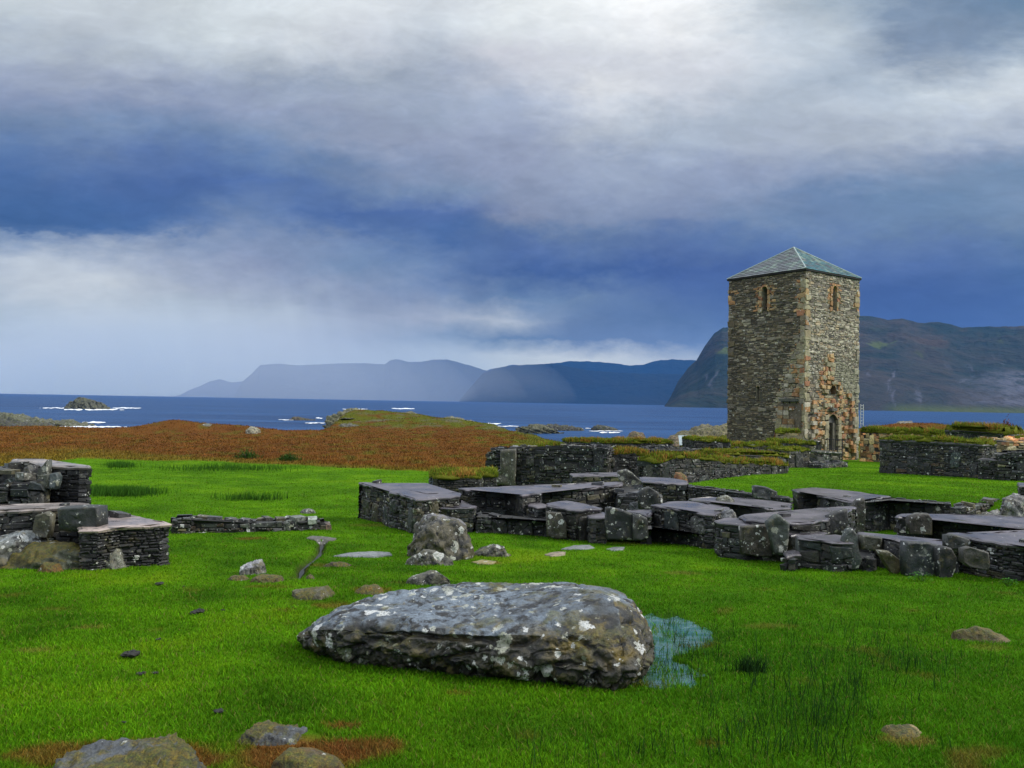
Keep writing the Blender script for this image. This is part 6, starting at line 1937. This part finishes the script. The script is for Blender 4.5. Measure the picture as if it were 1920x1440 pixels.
# surf ---------------------------------------------------------------------------------------
def foam():
    V = []; Q = []; base = 0

    def strip(px0, px1, py, wpx, seed, dens=1.0):
        nonlocal base
        n = max(8, int((px1 - px0) / 2.0))
        px = np.linspace(px0, px1, n)
        c = fbm(np.stack([px / 14, px * 0 + seed, px * 0], 1), 4)
        wv = wpx * np.clip(0.55 + 0.9 * fbm(np.stack([px / 9, px * 0, px * 0 + seed], 1), 3), 0.0, 2) * np.sin(np.linspace(0.02, math.pi - 0.02, n)) ** 0.5
        for i in range(n):
            yc = py + c[i] * 1.6
            for s in (-1, 1):
                p = at_z(px[i], yc + s * wv[i] * 0.5, SEA_Z + 0.12)
                V.append(p)
        for i in range(n - 1):
            if wv[i] > 0.2 * wpx:
                Q.append((base + 2 * i, base + 2 * i + 1, base + 2 * i + 3, base + 2 * i + 2))
        base += 2 * n

    for a in [(68, 180, 765, 2.5, 1), (110, 235, 768, 3.5, 2), (205, 265, 765, 3, 3), (250, 400, 766, 1.2, 4), (280, 420, 763, .8, 5), (400, 520, 765, .9, 6),
              (90, 240, 800, 4, 7), (150, 200, 792, 4, 8), (190, 285, 788, 1.4, 9), (120, 180, 797, 3, 10), (100, 170, 805, 3, 12),
              (520, 560, 787, 2, 13), (590, 605, 784, 3, 14), (570, 610, 793, 2.5, 15), (640, 690, 767, 1.6, 16), (730, 782, 766, 2.4, 17), (780, 830, 769, 1.2, 18), (830, 960, 771, 1, 19),
              (900, 940, 794, 3, 20), (930, 975, 799, 2, 21), (1060, 1110, 803, 1.6, 22), (1100, 1170, 808, 1.8, 23), (1120, 1165, 811, 3, 24), (1160, 1260, 806, 1.4, 25), (1190, 1240, 803, 1.2, 26),
              (900, 1000, 777, .8, 27), (1000, 1100, 784, .8, 28), (1160, 1260, 799, 1, 29), (1250, 1368, 799, 1.2, 30), (540, 640, 764, .7, 31), (300, 560, 786, .8, 32), (1180, 1300, 811, 1, 33),
              (1150, 1240, 815, 1.2, 34), (1255, 1370, 764, .8, 36), (960, 1060, 789, 1, 37)]:
        if a[3] >= 1.5:
            strip(*a)
    if Q:
        o = mesh_np('surf', V, [np.array(Q)], M['foam'])
        tag(o, 'white surf and wave crests around the skerries', 'surf', kind='stuff')


foam()

# ------------------------------------------------------------------ little water
def water_sheet():
    c = PUD.mean(0)
    D = densify(np.column_stack([PUD, np.zeros(len(PUD))]), 0.08, 0.015, random.Random(3))
    D = offset_poly(D, 0.05)
    zw = float(np.median(ground(PUD[:, 0], PUD[:, 1], False))) - 0.012
    # follows the fall of the ground a little, a seep rather than a level pool
    gx = ground(D[:, 0], D[:, 1], False)
    D[:, 2] = gx + 0.012
    root_o = bpy.data.objects.new('puddle', bpy.data.meshes.new('puddle'))
    bm = bmesh.new()
    vs = [bm.verts.new(p) for p in D]
    f = bm.faces.new(vs)
    bmesh.ops.triangulate(bm, faces=[f], ngon_method='EAR_CLIP')
    bmesh.ops.recalc_face_normals(bm, faces=bm.faces)
    for f in bm.faces:
        if f.normal.z < 0: f.normal_flip()
    for _ in range(3):
        bmesh.ops.subdivide_edges(bm, edges=[e for e in bm.edges if e.calc_length() > 0.12], cuts=1, use_grid_fill=True)
    P = np.array([v.co[:] for v in bm.verts]); g = ground(P[:, 0], P[:, 1], False)
    sd = sdist(P[:, :2], PUD)
    for v, z, s in zip(bm.verts, g, sd):
        v.co.z = z + 0.005 + (0.0 if s < 0 else 0.0)
    bm.to_mesh(root_o.data); bm.free()
    root_o.data.materials.append(M['puddle'])
    COL.objects.link(root_o)
    tag(root_o, 'shallow rain puddle with blue-green water right of the big boulder', 'puddle')
    root_o['kind'] = 'structure'
    # stream
    V = []
    n = 40
    L = np.r_[0, np.cumsum(np.linalg.norm(np.diff(CH, axis=0), axis=1))]
    t = np.linspace(0, L[-1], n)
    C = np.stack([np.interp(t, L, CH[:, k]) for k in range(2)], 1)
    T = np.gradient(C, axis=0); T /= np.linalg.norm(T, axis=1)[:, None]
    N = np.stack([-T[:, 1], T[:, 0]], 1)
    w = 0.022 + 0.010 * np.sin(np.arange(n) * 0.7)
    zc = ground(C[:, 0], C[:, 1], False) + 0.015
    for s in (-1, 1):
        V.append(np.column_stack([C + N * w[:, None] * s, zc]))
    V = np.concatenate(V)
    q = [(i, n + i, n + i + 1, i + 1) for i in range(n - 1)]
    o = mesh_np('stream', V, [q], M['seep'])
    o['kind'] = 'structure'


water_sheet()


# ------------------------------------------------------------------ dung and clods
def clods():
    spots = [((299, 1098), 22, 'dark dung heap in the grass below the left ruin'), ((369, 1153), 30, 'dark dung patch left of the big boulder tip'),
             ((418, 1147), 10, 'small dung lump right of the dark dung patch'), ((457, 1171), 8, 'lone small dung lump nearest the big boulder tip'),
             ((297, 1203), 12, 'small black dung lump in the left foreground grass'), ((250, 1233), 44, 'flat earthy dung patch in the left foreground'),
             ((265, 1268), 18, 'black dung lump, left one of a close pair'), ((289, 1267), 18, 'black dung lump, right one of a close pair'),
             ((408, 1340), 22, 'black dung lump above the blue-grey mossy stone'), ((234, 1360), 14, 'small dark clod above the long mossy stone'),
             ((345, 1102), 8, 'tiny dung lump right of the heap below the left ruin')]
    for k, ((px, py), w, lab) in enumerate(spots):
        c = at_g(px, py)
        rad = w / F * c[1] * 0.5
        mb = MB(); r = random.Random(k)
        for _ in range(5 if w > 9 else 3):
            a = r.uniform(0, 6.28); rr = rad * r.uniform(0, 0.7)
            o = np.array([c[0] + math.cos(a) * rr, c[1] + math.sin(a) * rr, c[2] + rad * 0.25 + 0.012])
            s = rad * r.uniform(0.3, 0.5)
            th = np.linspace(0, math.pi, 7); ph = np.linspace(0, 2 * math.pi, 10, False)
            V = [o + s * np.array([math.sin(t) * math.cos(p), math.sin(t) * math.sin(p), 0.55 * math.cos(t)]) * r.uniform(0.8, 1.15) for t in th for p in ph]
            q = [(i * 10 + j, (i + 1) * 10 + j, (i + 1) * 10 + (j + 1) % 10, i * 10 + (j + 1) % 10) for i in range(6) for j in range(10)]
            mb.add(V, q)
        ob = mb.build('dung', M['dung'])
        ob.data.transform(Matrix.Translation(-Vector(c))); ob.location = c
        tag(ob, lab, 'dung', 'dung lumps in the foreground grass')


clods()


# ------------------------------------------------------------------ grass, rushes, heath
def excl_mask(X, Y, grow=1.0):
    k = np.ones(len(X), bool)
    for cx, cy, rx, ry in EXCL:
        k &= ((X - cx) / (rx * grow)) ** 2 + ((Y - cy) / (ry * grow)) ** 2 > 1
    return k


BBP = np.array([p[:2] for p in BB])


def grass():
    Vs, Qs, Ts, Cs = [], [], [], []; base = 0
    for n, y0, y1, hgt, wid in ((430000, 2.9, 9.0, (0.014, 0.038), 0.0034), (250000, 9.0, 22.0, (0.016, 0.036), 0.0075), (130000, 22, 46, (0.014, 0.032), 0.020)):
        Y = y0 * (y1 / y0) ** rng.random(n)
        X = (np.where(rng.random(n) < 0.82, rng.uniform(-60, 1980, n), rng.uniform(-900, 2900, n)) - 960) / F * Y
        m = excl_mask(X, Y)
        if y0 < 9:
            m &= sdist(np.stack([X, Y], 1), BBP) > 0.0
            sp = sdist(np.stack([X, Y], 1), PUD)
            m &= (sp > 0.03) | (rng.random(n) < 0.03 + 0.8 * ss(-0.08, 0.0, sp) + 0.22 * (fbm(np.stack([X * 4, Y * 4, X * 0 + 2], 1), 2) > 0.1))
        else:
            m &= (chan_d(np.stack([X, Y], 1)) > 0.05)
        X, Y = X[m], Y[m]
        c, h, hc, t = zones(X, Y)
        keep = rng.random(len(X)) > h * 0.9
        X, Y, c, t = X[keep], Y[keep], c[keep], t[keep]
        z = ground(X, Y)
        n2 = fbm(np.stack([X * 2.5, Y * 2.5, X * 0 + 40], 1), 3)
        H = rng.uniform(*hgt, len(X)) * (1 + 0.7 * n2)
        if y0 < 9:
            sp2 = sdist(np.stack([X, Y], 1), PUD)
            H = H * (1 + 1.0 * ss(0.05, -0.05, sp2))
        W = wid * (np.maximum(Y / y0, 1)) ** 0.7 * rng.uniform(0.6, 1.4, len(X))
        sp_ = np.interp(Y, [3, 12, 30], [1.0, 0.6, 0.25])[:, None]
        c = c * (1 + (rng.uniform(0.45, 1.9, (len(X), 1)) - 1) * sp_) * (1 + 0.15 * sp_ * rng.normal(size=(len(X), 3)) * np.array([1, .4, .5]))
        dry = rng.random(len(X)) < 0.04
        c[dry] = np.array([0.17, 0.15, 0.04])
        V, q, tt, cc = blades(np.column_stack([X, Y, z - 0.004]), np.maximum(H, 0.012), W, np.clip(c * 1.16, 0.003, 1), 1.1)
        Vs.append(V); Qs.append(q + base); Ts.append(tt + base); Cs.append(cc); base += len(V)
    o = mesh_np('grass', np.concatenate(Vs), [np.concatenate(Qs), np.concatenate(Ts)], M['blade'], None, np.concatenate(Cs))
    tag(o, 'short bright green turf grass covering the meadow', 'grass', kind='stuff')


grass()


def rushes():
    cl = []
    r = rng
    # (px, py, spread px, number)
    for px, py, sx, sy, n in ((1300, 1250, 60, 40, 130), (1340, 1190, 70, 35, 110), (1250, 1170, 20, 25, 70), (1500, 1290, 160, 50, 330), (1560, 1340, 170, 60, 330), (1700, 1240, 130, 40, 300), (1450, 1370, 120, 50, 210), (1620, 1200, 150, 40, 170), (1100, 1420, 120, 30, 80), (1380, 1420, 200, 25, 130), (780, 1090, 40, 8, 60), (1290, 1240, 14, 25, 40)):
        k = max(1, n // 7)
        for _ in range(k):
            a, b = r.normal(px, sx * .6), r.normal(py, sy * .6)
            g = at_z(a, min(b, 1500), float(np.interp(5.2, G_Y, G_Z)))
            # iterate to the ground
            for _ in range(3):
                g = at_z(a, min(b, 1500), gz(g[0], g[1]))
            for _ in range(5):
                x = g[0] + r.normal(0, 0.035); y = g[1] + r.normal(0, 0.035)
                cl.append((x, y))
    P = np.array(cl)
    m = (sdist(P, BBP) > 0.05) & excl_mask(P[:, 0], P[:, 1])
    P = P[m]
    z = ground(P[:, 0], P[:, 1])
    H = rng.uniform(0.07, 0.20, len(P)); W = np.full(len(P), 0.0042)
    c = np.array([0.018, 0.055, 0.010]) * rng.uniform(0.6, 1.6, (len(P), 1))
    V, q, t, cc = blades(np.column_stack([P, z]), H, W, c, 0.55, 1.0)
    o = mesh_np('rushes', V, [q, t], M['blade'], None, cc)
    tag(o, 'thin dark rushes scattered through the wet grass right of the boulder', 'rushes', kind='stuff')
    # far rush patches in the left meadow
    L = []
    for px, py, sx, sy, n in ((235, 930, 60, 7, 2600), (230, 878, 25, 5, 700), (430, 884, 120, 5, 1200), (480, 940, 60, 5, 400), (190, 925, 25, 4, 400)):
        for _ in range(n):
            a, b = rng.normal(px, sx * .5), rng.normal(py, sy * .5)
            yy = float(np.interp(b - HORIZ(a), [105, 128, 175, 236, 290], [45, 39, 25, 16.6, 12]))
            L.append(((a - 960) / F * yy, yy))
    L = np.array(L); z = ground(L[:, 0], L[:, 1])
    V, q, t, cc = blades(np.column_stack([L, z]), rng.uniform(0.10, 0.28, len(L)), np.full(len(L), 0.016), np.array([0.035, 0.10, 0.010]) * rng.uniform(0.6, 1.5, (len(L), 1)), 0.4)
    o = mesh_np('rushes', V, [q, t], M['blade'], None, cc)
    tag(o, 'taller dark green rush patches in the far left meadow', 'rushes', kind='stuff')


rushes()


def dark_tuft():
    c = at_g(1408, 1262)
    n = 260
    P = np.column_stack([c[0] + rng.normal(0, 0.055, n), c[1] + rng.normal(0, 0.05, n)])
    z = ground(P[:, 0], P[:, 1])
    V, q, t, cc = blades(np.column_stack([P, z]), rng.uniform(0.06, 0.15, n), np.full(n, 0.005), np.array([0.012, 0.035, 0.008]) * rng.uniform(0.5, 1.5, (n, 1)), 0.8, 1.0)
    V = V - c
    o = mesh_np('rush_tuft', V, [q, t], M['blade'], None, cc)
    o.location = c
    tag(o, 'dense dark tuft of rush in the open grass right of the puddle', 'plant')


dark_tuft()


def herb():
    for (px, py, w, lab) in ((1727, 1090, 0.13, 'low leafy green herb at the foot of the big dark front slab'), (1890, 1100, 0.10, 'small leafy weed at the foot of the right front wall')):
        c = at_g(px, py)
        V, Q, C = [], [], []
        k = 0
        for _ in range(90):
            a = rng.uniform(0, 6.28); rr = w * rng.random() ** .5 * 1.3; h = rng.uniform(0.02, 0.11)
            p = np.array([math.cos(a) * rr, math.sin(a) * rr * .6, h])
            s = rng.uniform(0.012, 0.024); b = rng.uniform(0, 6.28)
            u = np.array([math.cos(b), math.sin(b), rng.uniform(-.3, .3)]) * s; v = np.array([-math.sin(b), math.cos(b), rng.uniform(-.2, .4)]) * s * .6
            V += [p - u, p - v * .9, p + u, p + v * .9]
            Q.append((k, k + 1, k + 2, k + 3)); k += 4
            C += [np.array([0.05, 0.16, 0.02]) * rng.uniform(.6, 1.4)] * 4
        root = empty('leafy_plant', c, lab, 'plant')
        o = mesh_np('leaves', V, [np.array(Q)], M['blade'], root, np.array(C))
        q = MB()
        for _ in range(14):
            a = rng.uniform(0, 6.28)
            q.tube([0, 0, -0.01], [math.cos(a) * w * .7, math.sin(a) * w * .4, rng.uniform(.04, .09)], 0.002, (0.05, 0.1, 0.02), 5)
        q.build('stem', M['blade'], root)


herb()


def heath():
    n = 210000
    Y = 34 * (150 / 34) ** rng.random(n)
    px = rng.uniform(-60, 1980, n)
    X = (px - 960) / F * Y
    z = ground(X, Y)
    c, h, hc, _ = zones(X, Y)
    keep = (rng.random(n) < h) & (z > -4.6)
    # not inside the cloister lawn or the tower
    keep &= ~((sdist(np.stack([X, Y], 1), LAWN) < 0.3) & (Y < 60))
    keep &= ~((np.abs((X - 18.5) * 0.8 + (Y - 54.2) * 0.58) < 5) & (np.abs(-(X - 18.5) * .58 + (Y - 54.2) * .8) < 5))
    X, Y, z, c, h, hc = X[keep], Y[keep], z[keep], c[keep], h[keep], hc[keep]
    n2 = fbm(np.stack([X * .8, Y * .5, X * 0 + 4], 1), 3)
    edge = np.clip(1 - (Y - 38) / 12, 0, 1)
    H = rng.uniform(0.05, 0.13, len(X)) * (1 + 1.0 * n2) * (1 + 0.3 * edge)
    W = 0.028 * (Y / 34) ** 0.9 * rng.uniform(0.6, 1.5, len(X))
    hc = hc * rng.uniform(0.45, 1.75, (len(X), 1)) * (1 + 1.1 * fbm(np.stack([X * 1.5, Y * 0.8, X * 0 + 71], 1), 3))[:, None]
    V, q, t, cc = blades(np.column_stack([X, Y, z - 0.01]), np.maximum(H, 0.04), W, np.clip(hc * 1.25, 0.004, 1), 0.9)
    o = mesh_np('heath', V, [q, t], M['heath'], None, cc)
    tag(o, 'rust-brown autumn heath and moor grass between meadow and sea', 'heath', kind='stuff')


heath()


def shrubs():
    for k, (px, py, Y, w, h, c, lab) in enumerate(((463, 846, 44, 0.9, 0.4, (0.03, 0.075, 0.012), 'dark green low bush in the heath, left one of two'), (541, 850, 43, 0.8, 0.35, (0.03, 0.075, 0.012), 'dark green low bush in the heath, right one of two'), (1886, 806, 40, 0.55, 0.55, (0.16, 0.06, 0.03), 'rusty brown shrub on the turf roof at the far right'))):
        p = at_y(px, py + 4, Y)
        if k < 2: p[2] = gz(p[0], p[1])
        n = 700
        q = rng.normal(size=(n, 3)) * np.array([w * .35, w * .3, 0]) + np.array([0, 0, 0])
        zz = np.abs(rng.normal(0, h * .45, n)) * np.exp(-(q[:, 0] / w) ** 2 * 2)
        q[:, 2] = zz
        V, qd, t, cc = blades(q, rng.uniform(.06, .14, n), np.full(n, .035), np.array(c) * rng.uniform(.5, 1.6, (n, 1)), 1.3)
        root = empty('shrub', p, lab, 'shrub')
        mesh_np('foliage', V, [qd, t], M['heath'], root, cc)
        s = MB()
        for _ in range(8):
            a = rng.uniform(0, 6.28)
            s.tube([0, 0, -.05], [math.cos(a) * w * .3, math.sin(a) * w * .3, h * .6], 0.012, (0.05, 0.03, 0.02), 5)
        s.build('stem', M['wood'], root)


shrubs()


# ------------------------------------------------------------------ haze and rain
def vol_box(name, lo, hi, col, dens, label):
    mb = MB()
    c = (np.array(lo) + np.array(hi)) / 2; s = (np.array(hi) - np.array(lo)) / 2
    mb.box(c, [s[0], 0, 0], [0, s[1], 0], [0, 0, s[2]])
    return vol_obj(mb, name, col, dens, label)


def vol_obj(mb, name, col, dens, label):
    m = bpy.data.materials.new(name)
    m.use_nodes = True
    g = NT(m.node_tree)
    v = g.n('ShaderNodeVolumePrincipled')
    v.inputs['Color'].default_value = (*col, 1)
    v.inputs['Density'].default_value = dens
    v.inputs['Anisotropy'].default_value = 0.0
    o_ = g.n('ShaderNodeOutputMaterial')
    g.t.links.new(v.outputs[0], o_.inputs['Volume'])
    o = mb.build(name, m)
    tag(o, label, name.replace('_', ' '), kind='stuff')
    return o


vol_box('haze', (-21500, -21500, -13), (21500, 21600, 760), (0.08, 0.33, 0.86), 3.0e-5, 'thin blue sea haze over the strait')


def rain():
    """a shower over the far shore: nested curtains, thickest at the heart, so that its rim is soft"""
    n, m = 40, 14
    for k, f in enumerate((1.0, 0.88, 0.76, 0.64, 0.52)):
        mb = MB()
        cx, cy, rx, ry, rz = -3600 - 60 * k, 9500, 4400 * f, 1150 * f, 1150 * (0.5 + 0.5 * f)
        V = []
        for j in range(m + 1):
            e = j / m * math.pi / 2 * 0.999
            for t in np.linspace(0, 2 * np.pi, n, False):
                V.append((cx + rx * math.cos(t) * math.cos(e), cy + ry * math.sin(t) * math.cos(e), -8.6 + 0.3 * k + rz * math.sin(e)))
        V.append((cx, cy, -8.6 + 0.3 * k))
        q = [(j * n + i, j * n + (i + 1) % n, (j + 1) * n + (i + 1) % n, (j + 1) * n + i) for j in range(m) for i in range(n)]
        t = [((i + 1) % n, i, len(V) - 1) for i in range(n)]
        t += [(m * n, m * n + i, m * n + i + 1) for i in range(1, n - 1)]
        mb.add(V, q, t)
        o = vol_obj(mb, 'rain_shower', (0.92, 0.97, 1.0), 1.15e-4, 'pale curtain of rain falling over the far left shore')
        o['group'] = 'layers of the rain shower'


rain()


# rock breaking through the turf of the knoll
for k_, (a_, b_, c_, d_, y_, lab_) in enumerate(((676, 716, 778, 786, 126, 'small grey crag on the left shoulder of the knoll'), (744, 790, 771, 779, 132, 'pale flat crag on the crest of the knoll'), (800, 850, 783, 792, 122, 'low crag on the right flank of the knoll'), (640, 668, 786, 796, 115, 'dark little crag low on the knoll above the slabs'))):
    loaf('rock', [(a_, d_), (a_ + (b_ - a_) * .2, c_ + 2), (a_ + (b_ - a_) * .55, c_), (a_ + (b_ - a_) * .8, c_ + 3), (b_, d_)], lab_, Y=y_, depth=5, color=(0.13, 0.125, 0.08), seed=80 + k_, amp=0.12, strata=1.2, matl=M['shore'], excl=False, facets=20)
